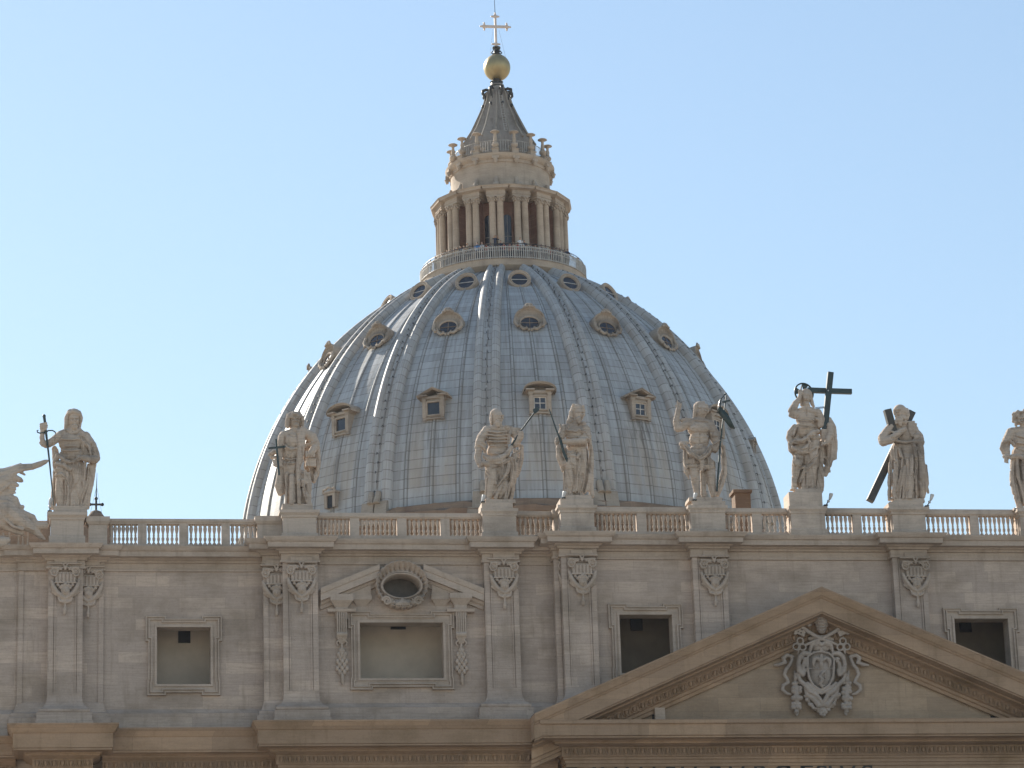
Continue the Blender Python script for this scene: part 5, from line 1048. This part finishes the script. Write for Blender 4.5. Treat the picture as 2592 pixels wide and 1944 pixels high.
GROOVES = {
0: [(9,[(700,480),(725,600),(735,700)]),(8,[(480,805),(560,838),(640,832),(705,795)]),(10,[(380,905),(460,935),(540,995),(585,990)]),(9,[(592,870),(602,940),(578,1000)]),(9,[(350,1062),(430,1045),(490,1090),(530,1180)]),(12,[(470,1120),(475,1300),(465,1470)]),(9,[(505,1180),(512,1300),(492,1470)]),(12,[(548,1020),(552,1250),(552,1500)]),(13,[(570,1010),(600,1100),(565,1290)]),(9,[(640,1170),(590,1260)]),(10,[(692,920),(690,1050)]),(9,[(730,1150),(742,1280),(690,1480)]),(12,[(802,910),(790,1080),(750,1260)]),(10,[(838,950),(812,1200),(725,1470)]),(8,[(345,470),(332,560)]),(8,[(300,545),(292,620)]),(9,[(490,405),(560,445),(640,455),(705,400)]),(9,[(572,225),(603,228)]),(9,[(638,226),(668,222)]),(7,[(600,333),(642,332)]),(9,[(540,180),(532,300),(500,380)]),(9,[(692,200),(690,300)]),(9,[(420,690),(430,720),(520,745)]),(9,[(345,1100),(330,1300),(345,1480)]),(9,[(780,560),(830,700)]),(8,[(860,600),(900,720)])],
1: [(11,[(375,470),(370,580),(352,700),(350,880)]),(12,[(688,640),(690,800),(645,900)]),(8,[(560,420),(582,600),(548,780),(540,980)]),(9,[(640,620),(652,800),(612,960)]),(9,[(690,612),(780,572),(865,542)]),(7,[(350,690),(420,735),(485,712)]),(7,[(410,800),(560,792)]),(7,[(430,888),(480,884)]),(13,[(415,1080),(425,1490)]),(10,[(345,950),(372,1150),(368,1360)]),(14,[(535,1000),(547,1250),(560,1490)]),(12,[(620,1150),(640,1350),(642,1480)]),(10,[(655,1160),(692,1350),(712,1430)]),(9,[(590,1180),(600,1480)]),(9,[(695,945),(860,945)]),(22,[(790,960),(802,1120)]),(6,[(500,232),(590,233)]),(9,[(482,186),(512,185)]),(9,[(552,185),(582,186)]),(10,[(472,180),(462,290)]),(9,[(620,180),(636,275)]),(7,[(440,430),(520,470),(600,420)]),(7,[(380,640),(470,655)])],
2: [(7,[(330,415),(450,430),(560,440)]),(7,[(290,465),(430,482),(580,490)]),(7,[(280,515),(430,528),(590,540)]),(7,[(285,560),(430,570),(590,575)]),(7,[(290,612),(440,622),(600,630)]),(7,[(300,650),(440,665),(580,660)]),(11,[(285,520),(262,640),(245,760)]),(10,[(602,480),(592,610)]),(9,[(240,805),(420,805),(560,770)]),(9,[(330,940),(450,962),(540,922),(620,850)]),(10,[(350,1015),(490,972)]),(10,[(492,985),(490,1150)]),(12,[(430,1070),(418,1210)]),(9,[(622,860),(642,1000),(602,1250)]),(10,[(560,1150),(430,1312)]),(10,[(662,870),(652,1040),(612,1270)]),(10,[(682,890),(702,1050)]),(10,[(722,765),(762,742),(792,700)]),(12,[(742,860),(722,905)]),(10,[(252,1060),(302,1105)]),(9,[(272,1180),(250,1470)]),(11,[(445,1420),(430,1510)]),(12,[(602,1280),(562,1500)]),(11,[(642,1330),(592,1510)]),(9,[(530,1400),(502,1500)]),(6,[(292,1386),(362,1390)]),(8,[(396,205),(422,205)]),(8,[(460,206),(487,205)]),(6,[(425,282),(462,284)]),(10,[(360,190),(352,330)]),(7,[(110,650),(180,690),(235,760)]),(8,[(150,990),(310,985)])],
3: [(8,[(250,400),(242,530),(330,572),(420,582)]),(9,[(450,470),(540,500),(592,570)]),(11,[(230,698),(400,698),(550,695)]),(11,[(242,700),(252,800)]),(8,[(260,835),(380,805),(402,765)]),(8,[(372,872),(282,872)]),(10,[(400,870),(422,960),(417,1080)]),(8,[(440,900),(452,1000)]),(7,[(282,1052),(382,1052)]),(13,[(366,1080),(372,1250),(347,1400)]),(10,[(410,1100),(402,1250),(382,1390)]),(9,[(447,1080),(447,1460)]),(10,[(502,1120),(522,1200),(482,1330)]),(20,[(577,620),(587,900),(562,1200),(522,1380)]),(9,[(627,700),(602,1100)]),(10,[(247,950),(232,1150),(217,1400)]),(9,[(450,370),(436,400)]),(8,[(425,206),(452,206)]),(8,[(485,205),(507,203)]),(6,[(458,280),(484,282)]),(9,[(365,180),(362,300)]),(9,[(310,960),(372,990)]),(8,[(180,760),(230,900),(250,960)])],
4: [(10,[(250,765),(330,865),(440,935),(530,885),(600,775)]),(9,[(330,905),(440,975),(540,925),(622,850)]),(7,[(342,802),(472,802)]),(7,[(450,600),(450,720)]),(7,[(310,568),(370,585),(440,565),(510,585),(570,565)]),(12,[(580,560),(582,700),(620,820)]),(8,[(430,1010),(440,1065)]),(8,[(642,560),(622,645),(702,640)]),(8,[(642,765),(742,702)]),(22,[(652,860),(668,1000),(692,1080),(682,1380)]),(9,[(250,850),(262,1060)]),(9,[(300,1072),(430,1068)]),(9,[(490,1128),(560,1100),(660,1075)]),(8,[(440,246),(470,246)]),(8,[(512,245),(537,243)]),(6,[(485,335),(515,335)]),(9,[(425,230),(410,330)]),(9,[(775,880),(782,1100),(730,1300)]),(8,[(300,700),(380,740),(560,720)]),(7,[(340,650),(540,655)]),(8,[(385,420),(560,440)])],
5: [(9,[(430,600),(440,690),(482,720)]),(8,[(190,862),(260,882),(350,842),(372,800)]),(9,[(180,912),(270,962),(350,952),(372,880)]),(9,[(180,1002),(280,1024),(350,1012),(442,950)]),(11,[(300,1040),(300,1130),(240,1182)]),(13,[(480,950),(460,1150),(430,1380)]),(9,[(460,1020),(330,1162),(250,1320)]),(9,[(400,1100),(302,1232),(272,1340)]),(9,[(320,1260),(326,1440)]),(10,[(560,900),(562,1130)]),(9,[(612,900),(602,1080)]),(9,[(232,700),(192,800)]),(6,[(250,622),(420,622)]),(8,[(490,830),(490,900)]),(6,[(302,326),(320,326)]),(6,[(335,326),(353,326)]),(5,[(316,390),(346,390)]),(7,[(370,330),(368,420)]),(7,[(285,330),(285,420)]),(7,[(230,1060),(290,1080)]),(8,[(360,810),(450,800)]),(7,[(250,680),(420,700)]),(7,[(330,470),(330,560)])],
6: [(11,[(525,600),(460,582)]),(8,[(520,662),(700,668),(780,652)]),(10,[(502,720),(522,900)]),(12,[(432,800),(450,1100),(442,1480)]),(9,[(592,905),(612,885)]),(14,[(642,900),(602,1180),(552,1480)]),(13,[(682,1000),(662,1250),(655,1500)]),(10,[(780,1120),(792,1300),(772,1500)]),(18,[(832,900),(852,1150),(862,1520)]),(9,[(800,720),(832,860)]),(5,[(480,892),(700,888),(940,902)]),(9,[(952,1250),(962,1420)]),(9,[(690,420),(742,560)]),(9,[(470,602),(620,532)]),(10,[(512,176),(538,172)]),(10,[(556,166),(584,166)]),(7,[(530,250),(570,252)]),(6,[(700,1152),(780,1152)]),(11,[(520,960),(545,1200),(520,1480)]),(9,[(730,940),(720,1150)]),(8,[(600,740),(640,880)])],
7: [(9,[(542,690),(537,900),(572,1080)]),(9,[(582,700),(602,900),(642,1050)]),(8,[(560,560),(640,602)]),(8,[(500,470),(520,560)]),(8,[(625,700),(660,900),(700,1060)]),(6,[(595,248),(618,248)]),(6,[(640,248),(662,248)]),(7,[(700,700),(720,1000)]),(7,[(540,430),(640,460)])]}
def grooves(me, i, ox, oy, s, Y):
    """cut carved fold lines into the front of a statue"""
    n = len(me.vertices); co = np.empty(n*3); me.vertices.foreach_get('co', co); co = co.reshape(-1,3)
    nr = np.array([v.vector[:] for v in me.vertex_normals]); k = s*mpp(Y)
    d = co-np.array(CP[:]); z = d@np.array(_f[:]); px = (1296+FPX*(d@np.array(_r[:]))/z-ox)/s; py = (972-FPX*(d@np.array(_u[:]))/z-oy)/s
    push = np.zeros(n)
    for r,pl in GROOVES[i]:
        best = np.full(n,1e9)
        for (x0,y0),(x1,y1) in zip(pl,pl[1:]):
            dx,dy = x1-x0,y1-y0; t = np.clip(((px-x0)*dx+(py-y0)*dy)/(dx*dx+dy*dy),0,1)
            best = np.minimum(best, np.hypot(px-x0-t*dx, py-y0-t*dy))
        r2 = r*1.25; push = np.maximum(push, np.where(best<r2, (1-(best/r2)**2), 0)*r*2.3*k)
    co[:,1] += push*np.clip((-nr[:,1]+.15)/.5,0,1)
    me.vertices.foreach_set('co', co.ravel()); me.update()
ST = [(80,1020,.17483,S1,SL,(1534,),'robed stone statue with long hair gripping a long dark sword, left of the others'),
 (660,1030,.16268,S2,SM,(1555,),'bare chested stone statue with shaggy hair looking up, book under one arm'),
 (1190,1020,.16281,S3,SM,(1545,),'bearded stone statue in a loose cloak, arm raised towards the dome dormer'),
 (1390,1010,.16867,S4,SC_,(1485,),'stone statue with long curls and one forearm folded across the chest'),
 (1690,990,.1809,S5,SC_,(1528,),'stone statue in a short fringed skirt with bare legs and one arm raised'),
 (1970,930,.21692,S6,SC_,(1450,),'tallest stone statue, half draped, one finger raised beside the haloed head'),
 (2180,1010,.16874,S7,SC_,(1535,),'bald bearded stone statue in a long pleated robe hugging a book'),
 (2440,1000,.24127,S8,SC_,(1212,),'curly wreathed stone statue cut off by the right edge of the picture')]
def addfoot(ox,oy,s,Y,yb,prims):
    me = carve(prims,ox,oy,s,Y,.026,1,lift=.45)
    vs = me.vertices; z0 = min(v.co.z for v in vs); z1 = max(v.co.z for v in vs); me.update()
    nr = [n_.vector.copy() for n_ in me.vertex_normals]
    for v,n_ in zip(vs,nr):          # cloth relief: long soft folds below the waist, finer weathering everywhere
        t = (v.co.z-z0)/(z1-z0); c = v.co; low = max(0,min(1,(.62-t)/.15))
        f = abs(noise.noise(Vector((c.x*2.6+.5*c.z,c.y*1.6,c.z*.55+ox)))); f2 = abs(noise.noise(Vector((c.x*4.6,c.y*3.0,c.z*.8+ox))))
        g_ = abs(noise.noise(Vector((c.x*1.6+.4*c.z,c.y*1.6,c.z*4.2))))
        v.co = c - n_*((max(0,.13-f)*.42)*low + max(0,.12-g_)*.18*(1-low)*max(0,min(1,(.84-t)/.06)) - .012*noise.noise(c*9))
    me.update(); return me
for i,(ox,oy,s,pr,Y,(yb,),lab) in enumerate(ST):
    k = s*mpp(Y); me = addfoot(ox,oy,s,Y,yb,pr); grooves(me,i,ox,oy,s,Y)
    xs = [v.co.x for v in me.vertices]; zf = P(ox,oy+yb*s,Y).z; xc = P(ox+ {0:560,1:560,2:450,3:400,4:500,5:330,6:680,7:640}[i]*s,oy+yb*s,Y).x
    for v in me.vertices:
        if v.co.z < zf: v.co.z = zf
    o = put(me,'stone_statue',M_statue,None,(xc,Y,ped_top[i])); tag(o,lab,'statue','stone statues along the roof')
    # low plinth under the feet
    half = {0:1.9,1:1.75,2:1.75,3:1.65,4:1.95,5:1.62,6:1.85,7:1.7}[i]*.5; z0 = ped_top[i]+.006
    m = MB(); m.frust((xc-half,xc+half,Y-.62,Y+.62),(xc-half*.97,xc+half*.97,Y-.58,Y+.58),z0,max(zf+.04,z0+.06)); m.part('plinth', M_statue, o)
# ---- things the statues hold
def held(i, d): 
    ox,oy,s,_,Y = ST[i][:5]; k = s*mpp(Y)
    return (lambda x,y,dd=d: P(ox+x*s,oy+y*s,Y-dd*k)), k
def bar(m, p, q, w_, t):
    d = q-p; u = d.normalized(); n_ = Vector((0,1,0)); n_ = (n_-u*n_.dot(u)).normalized(); s_ = u.cross(n_)
    m.obox((p+q)/2, s_*(w_/2), n_*(t/2), u*(d.length/2))
p_,k = held(0,112)
m = MB(); m.tube([p_(182,200),p_(196,300),p_(205,400)],[.085,.075,.07],10); m.ball(p_(181,190),.10,.1,.11,10,8); m.tube([p_(205,400),p_(225,560),p_(262,880),p_(322,1505)],[.075,.06,.05,.02],8)
m.tube([p_(100,395),p_(80,400),p_(85,425),p_(120,437),p_(205,430),p_(240,400),p_(300,398),p_(335,415),p_(352,445)],[.03,.04,.04,.04,.05,.04,.04,.04,.03],8)
o = m.top('sword', M_bronze, 'long dark green bronze sword held upright by the leftmost full statue', 'sword', p_(262,880), None, 50)
p_,k = held(1,150)
m = MB(); bar(m,p_(238,500),p_(285,1060),.11,.09); bar(m,p_(116,645),p_(380,618),.10,.085)
m.top('hand_cross', M_bronze, 'small dark green cross in the fist of the bare chested statue', 'cross', p_(250,800))
p_,k = held(2,150)
m = MB(); m.tube([p_(622,690,130),p_(800,420,150),p_(1000,150,160)],[.055,.05,.045],8)
pts = [(975,95),(1055,62),(1078,110),(1050,135),(1015,165),(985,150)]
n0 = len(m.v); m.v += [tuple(p_(x,y,152)) for x,y in pts]+[tuple(p_(x,y,168)) for x,y in pts]; n_ = len(pts)
m.face([n0+i for i in range(n_)]); m.face([n0+n_+i for i in range(n_-1,-1,-1)])
for i in range(n_): m.face((n0+i,n0+n_+i,n0+n_+(i+1)%n_,n0+(i+1)%n_))
m.top('halberd', M_bronze, 'dark bronze shaft with a broad blade slanting up to the right', 'halberd', p_(800,420), None, 50)
p_,k = held(3,165)
m = MB(); m.tube([p_(0,150),p_(110,470),p_(170,620),p_(215,790),p_(262,905)],[.03,.05,.075,.085,.09],8); m.tube([p_(262,905),p_(275,985)],[.06,.02],6)
m.top('spear', M_bronze, 'dark bronze spear slanting up to the left from the curly haired statue', 'spear', p_(170,620), None, 50)
p_,k = held(4,90)
m = MB(); m.tube([p_(822,60),p_(770,440),p_(735,760),p_(690,1400)],[.035,.04,.05,.06],8); bar(m,p_(762,155),p_(872,132),.10,.06)
m.top('banner_staff', M_bronze, 'thin dark staff with a short crossbar held by the raised arm statue', 'staff', p_(735,760), None, 50)
m = MB(); fl_ = [(822,40),(785,55),(755,95),(735,150),(722,240),(755,300),(810,360),(860,430),(900,490),(940,522)]; wdt = [30,60,40,50,70,90,95,80,60,14]
b0 = len(m.v)
for i,((x,y),w_) in enumerate(zip(fl_,wdt)):
    for sgn,dd in ((-1,80+20*math.sin(i*1.3)),(1,105+20*math.cos(i*1.7))):
        m.v.append(tuple(p_(x+sgn*w_*.32,y-sgn*w_*.4,dd)))
for i in range(len(fl_)-1): m.face((b0+2*i,b0+2*i+1,b0+2*i+3,b0+2*i+2))
o = m.top('banner', M_bronze, 'rippling dark green metal banner ribbon on the thin staff', 'banner', p_(735,150), None, True)
so2 = o.modifiers.new('s','SOLIDIFY'); so2.thickness = .05
m = MB(); m.ball(p_(730,212),.12,.12,.10,12,8); m.tube([p_(718,165),p_(722,200)],.04,6); m.part('gilt_knob', M_goldc, o, smooth=True)
p_,k = held(5,10)
m = MB(); bar(m,p_(609,60),p_(541,730),.335,.30); bar(m,p_(340,266,-30),p_(578,275,-18),.29,.24); bar(m,p_(578,275,-18),p_(856,284,-10),.29,.24)
o = m.top('large_cross', M_bronze, 'huge dark bronze cross leaning on the shoulder of the tallest statue', 'cross', p_(541,730))
m = MB(); m.tube([p_(430,468),p_(600,455)],.022,5); m.tube([p_(430,482),p_(590,466)],.022,5); m.part('tie_rods', M_iron, o); m = MB(); m.ball(p_(583,270,52),.045,.045,.045,8,6); m.part('bolt', M_lamp, o)
hc_ = p_(300,298,-40); m = MB(); RR = 118*k
ring = [(hc_.x+RR*math.cos(t),hc_.y+.15*math.cos(t),hc_.z+RR*math.sin(t)) for t in [2*math.pi*i/40 for i in range(41)]]; m.tube(ring,.05,6,False)
for tc in (80,170,0,260):
    for dd in (.0,.03):
        m.poly([(hc_.x,hc_.y+dd,hc_.z)]+[(hc_.x+RR*math.cos(R(t)),hc_.y+dd+.15*math.cos(R(t)),hc_.z+RR*math.sin(R(t))) for t in (tc-22,tc-11,tc,tc+11,tc+22)])
m.top('halo', M_bronze, 'round bronze halo with spokes behind the head of the tallest statue', 'halo', hc_, None, 40)
p_,k = held(6,0)
m = MB(); bar(m,p_(388,160,70),p_(520,640,40),.42,.36); bar(m,p_(757,195,-130),p_(130,1530,-60),.42,.42)
o = m.top('diagonal_cross', M_bronze2, 'heavy dark X shaped cross of two beams clasped by the bald bearded statue', 'cross', p_(130,1530,-60))
# ================================================================ reclining angel at the left edge
AN = [('c',[(-260,430,0,110),(-60,470,10,95),(90,430,20,80),(220,370,20,70),(350,330,30,62),(500,315,30,52),(620,275,30,48),(700,240,30,38),(735,225,30,24)]),('c',[(-200,390,-20,42),(60,370,-20,34),(200,325,-15,30),(320,285,-10,28)]),('c',[(320,400,50,28),(385,440,50,18)]),('c',[(220,480,40,56),(310,520,40,44),(340,535,40,28)]),('c',[(180,570,40,50),(270,605,40,30)]),('c',[(160,640,40,44),(230,665,40,26)]),('c',[(120,700,30,40),(235,720,30,18)]),('c',[(-60,620,10,150),(60,560,20,120),(170,470,20,90)]),('c',[(60,520,70,30),(160,440,80,30),(330,370,80,26),(480,340,80,22)]),
 ('e',60,930,10,200,170,130),('e',10,730,0,150,120,84),('e',-50,560,0,160,140,84),('e',60,1090,40,190,150,130),('e',-40,1200,30,200,100,110),('c',[(140,790,10,60),(230,830,10,60),(270,930,10,58),(300,1000,20,50)]),('c',[(310,950,30,40),(350,940,30,34)]),('c',[(100,1000,50,150),(260,1120,60,135),(400,1220,55,105),(520,1290,40,72),(620,1385,30,46),(690,1440,20,24)]),('c',[(330,1020,10,50),(430,1075,20,56),(510,1100,30,46),(540,1170,40,46),(600,1240,50,64),(700,1230,50,62)]),('c',[(-80,1170,30,70),(100,1255,40,56),(220,1310,40,48),(340,1350,40,40)]),
 ('c',[(-40,840,100,28),(100,850,120,30),(200,900,110,28),(260,990,100,24)]),('c',[(70,1080,150,26),(140,1040,160,28),(260,1050,150,26)]),('c',[(60,1110,140,26),(200,1240,150,24),(350,1290,130,22)]),('c',[(-20,1000,130,26),(60,960,140,26),(130,960,130,20)]),('c',[(280,1130,160,20),(420,1250,130,20),(520,1300,110,16)]),('c',[(0,700,100,24),(80,640,100,24),(150,580,90,20)]),('e',-150,800,20,130,150,110)]
me = carve(AN,0,1130,.16279,1.4,.04,1); o = put(me,'stone_angel',M_statue,None,P(60,1370,1.4)); tag(o,'reclining winged stone angel, its wing stretched towards the sword, at the left edge','angel statue')
me = carve([('c',[(-260,1500,40,90),(-60,1480,40,84),(60,1470,40,74),(115,1460,40,52)]),('c',[(-200,1540,60,60),(0,1540,60,40),(90,1520,60,30)])],0,1130,.16279,.6,.05,1); o = put(me,'scroll_stone',M_statue,None,P(20,1380,.6)); tag(o,'rough curled stone lump below the angel at the left edge','stone ornament')
m = MB(); zr0,zr1 = pZ(1390,2.2,50), pZ(1349,2.2,50)
for x in (8,23,46.5,57.5,69.5): m.tube([P(x,1392,2.2),P(x+1,1348,2.2)],.055,6)
m.tube([P(-30,1356,2.2),P(70,1356,2.2)],.03,5); m.tube([P(45,1386,2.2),P(82,1388,2.2)],.03,5)
m.top('metal_railing', M_rail, 'thin pale metal railing posts under the reclining angel', 'railing', P(46,1390,2.2))
m = MB(); a = P(-160,1390,4); m.box(a.x,P(128,1300,4).x,2.9,4.2,43.6,pZ(1318,2.9,90)); m.top('clock_base_wall', M_ball, 'low shaded stone wall behind the reclining angel', 'wall', (a.x,3.5,43.6))
# ================================================================ small things on the roof
def flood(x,y,Y,h,lean,lab):
    b_ = P(x,y,Y); m = MB(); T = thing('floodlight', b_, lab, 'floodlight', 'small floodlights on the pedestals')
    e = Vector((lean,0,h)); m.tube([b_,b_+e*.6,b_+e],.035,6); m.box(b_.x-.12,b_.x+.12,b_.y-.12,b_.y+.12,b_.z,b_.z+.05); m.part('post', M_iron, T)
    m = MB(); m.tube([b_+e+Vector((-.02,0,-.05)),b_+e+Vector((.06,-.1,.22)),b_+e+Vector((.07,-.12,.30))],[.07,.12,.10],8); m.ball(b_+e*.65,.09,.08,.09,8,6); m.part('lamp_head', M_lamp, T, smooth=40)
flood(126,1295,SL-.6,.45,.0,'small floodlight standing beside the feet of the sword statue')
flood(2090,1280,SC_-.4,.42,.28,'small floodlight leaning out right of the large cross pedestal')
flood(2346,1282,SC_-.4,.42,.28,'small floodlight leaning out right of the pleated robe statue')
flood(2575,1292,SC_+.2,.22,.02,'small floodlight left of the wreathed statue at the right edge')
flood(1222,1272,SM-.72,.12,.0,'tiny floodlight at the feet of the cloaked statue pointing a halberd')
flood(1426,1262,SC_-.66,.10,.0,'tiny floodlight at the feet of the curly haired statue')
flood(1758,1267,SC_-.66,.12,.0,'tiny floodlight by the bare feet of the raised arm statue')
a,b = P(1862,1284,7),P(1899,1240,7); T = thing('roof_chimney',((a.x+b.x)/2,7.5,43.9),'square brown brick chimney with a flat cap behind the balustrade','chimney')
m = MB(); m.box(a.x,b.x,7,8,43.9,b.z-.18); m.part('stack', M_chim, T); m = MB(); m.box(a.x-.12,b.x+.08,6.88,8.1,b.z-.18,b.z); m.part('cap', M_chim, T)
q = P(243,1304,45); T = thing('cupola_cross',q,'small dark iron cross on a distant little cupola behind the balustrade','cross')
m = MB(); m.lathe([(1.2,-9),(1.2,-1.0),(.75,-.9),(.62,-.35),(.35,.05),(.1,.15)],16,(q.x,q.y,q.z+.2)); m.part('cupola', M_rim, T, smooth=40)
m = MB(); zt = pZ(1262,45,244); zc = pZ(1277,45,244); m.tube([(q.x,45,q.z),(q.x,45,zt)],.08,6); m.tube([(q.x-.42,45,zc),(q.x+.42,45,zc)],.075,6); 
for e in ((q.x-.43,zc),(q.x+.43,zc),(q.x,zt)): m.ball((e[0],45,e[1]),.13,.1,.13,8,6)
m.tube([(q.x,45,zt),(q.x+.05,45,pZ(1197,45,244))],[.05,.012],5); m.part('iron_cross', M_iron, T)
m = MB()
for s_ in (-1,1): m.tube([(q.x+.03,45,pZ(1232,45,244)),(q.x+s_*.45,45,q.z-.1)],.012,4)
m.part('guy_wires', M_iron, T)
# ================================================================ visitors on the gallery
def person_mesh(shirt, trousers, hair, arms):
    pr = []; b = MB()
    def ch(pts): 
        for i,(x,y,z,r) in enumerate(pts):
            b.ball((x,y,z),r,nu=8,nv=6)
            if i: b.tube([pts[i-1][:3],(x,y,z)],[pts[i-1][3]*.98,r*.98],8)
    for s_ in (-1,1):
        ch([(s_*.09,0,.9,.095),(s_*.10,-.01,.5,.07),(s_*.10,.02,.08,.05),(s_*.10,-.10,.05,.045)])
        if arms: ch([(s_*.19,0,1.40,.06),(s_*.32,-.12,1.30,.045),(s_*.14,-.25,1.58,.04),(s_*.10,-.26,1.62,.045)])
        else: ch([(s_*.19,0,1.40,.06),(s_*.26,-.05,1.15,.045),(s_*.20,-.28,1.12,.038),(s_*.16,-.34,1.13,.045)])
    ch([(0,0,.95,.14),(0,0,1.15,.14),(0,0,1.36,.15),(0,0,1.50,.06),(0,-.01,1.58,.07)]); b.ball((0,-.01,1.66),.085,.10,.12,10,8); b.ball((0,-.10,1.65),.02,.025,.03,6,5)
    me = b.mesh('p',[]); o = bpy.data.objects.new('p',me); col.objects.link(o); md = o.modifiers.new('r','REMESH'); md.mode='VOXEL'; md.voxel_size=.028
    dg = bpy.context.evaluated_depsgraph_get(); dg.update(); out = bpy.data.meshes.new_from_object(o.evaluated_get(dg)); bpy.data.objects.remove(o)
    out.materials.clear()
    for m_ in (shirt,trousers,M_skin,hair): out.materials.append(m_)
    for p in out.polygons:
        c = p.center; z = c.z
        p.material_index = 3 if (z > 1.70 or (z > 1.58 and c.y > .02)) else 2 if z > 1.49 or (abs(c.x) > .13 and (c.y < -.18)) else 0 if z > .93 else 1
        p.use_smooth = True
    out.name = 'person'; return out
M_skin = plain('skin', (.42,.25,.17), .6, 0, .3, .08); hd = plain('dark hair',(.03,.022,.016),.6); hl2 = plain('fair hair',(.25,.17,.09),.6)
cl = {'white':plain('white shirt',(.62,.62,.62),.8,0,.2,.06),'blue':plain('blue shirt',(.10,.25,.50),.8,0,.2,.06),'navy':plain('navy shirt',(.03,.04,.07),.8,0,.2,.06),'red':plain('red top',(.35,.07,.06),.8,0,.2,.06),'tan':plain('tan top',(.42,.33,.24),.8,0,.2,.06),'grey':plain('grey top',(.2,.2,.21),.8,0,.2,.06)}
tr = plain('dark trousers',(.05,.05,.07),.8)
pm = {c:person_mesh(m_,tr,hl2 if c in('tan',) else hd,False) for c,m_ in cl.items()}; pm['navy_arms'] = person_mesh(cl['navy'],tr,hd,True)
LB = {'white':'visitor in a white shirt leaning on the gallery railing of the lantern','blue':'visitor in a blue shirt behind the lantern gallery railing','navy':'dark clothed visitor behind the lantern gallery railing','red':'visitor in a red top behind the lantern gallery railing','tan':'visitor in a tan top on the left curve of the lantern gallery','grey':'visitor in a grey top behind the lantern gallery railing','navy_arms':'visitor in navy standing tall with a camera in front of the central columns'}
VIS = [(12,'tan',0),(52,'navy',.1),(118,'tan',.1),(205,'navy',0),(215,'tan',.1),(275,'tan',.15),(320,'tan',.1),(372,'tan',.05),(412,'tan',.1),(455,'grey',.15),(502,'tan',.1),(545,'tan',.3),(575,'navy',0),(675,'blue',.22),(740,'white',.2),(800,'red',0),(850,'grey',.0),(917,'navy_arms',.75),(990,'navy',.2),(1030,'red',0),(1110,'red',-.05),(1160,'tan',0),(1215,'red',.0),(1250,'white',.5),(1268,'white',.2),(1305,'navy',.25),(1390,'grey',0),(1450,'grey',-.05),(1530,'navy',.0),(1590,'grey',0),(1650,'red',-.05),(1700,'navy',0),(1740,'grey',.05),(1778,'navy',.1),(1842,'navy',.1),(1885,'navy',.3),(2022,'navy',.15),(2055,'grey',.05),(2080,'navy',0)]
seen = {}
for x,c,dz_ in VIS:
    px = 1080+x*.18987; r_ = 7.55; best = None
    for i in range(-900,901):
        a = R(i/10); X,Y_ = LX+r_*math.sin(a),DY-r_*math.cos(a)
        d = Vector((X,Y_,LZ+1))-CP; xp = 1296+FPX*d.dot(_r)/d.dot(_f); 
        if best is None or abs(xp-px) < best[0]: best = (abs(xp-px),a,X,Y_)
    o = inst(pm[c],'person',None,(best[2],best[3],LZ+dz_+.02),(0,0,best[1]+random.uniform(-.5,.5)))
    lab = LB[c]; tag(o,lab,'person','visitors on the lantern gallery')
# ================================================================ the air between the square and the dome
hz_ = MB(); hz_.box(-160,160,-260,200,-1.0,140)
M_haze = bpy.data.materials.new('thin summer haze'); M_haze.use_nodes = True
t_ = M_haze.node_tree; t_.nodes.remove(t_.nodes['Principled BSDF']); pv = t_.nodes.new('ShaderNodeVolumePrincipled')
pv.inputs['Density'].default_value = .00005; pv.inputs['Color'].default_value = (.86,.92,1.0,1); pv.inputs['Anisotropy'].default_value = .3
t_.links.new(pv.outputs[0], t_.nodes['Material Output'].inputs['Volume'])
tag(hz_.part('haze', M_haze), kind='stuff')
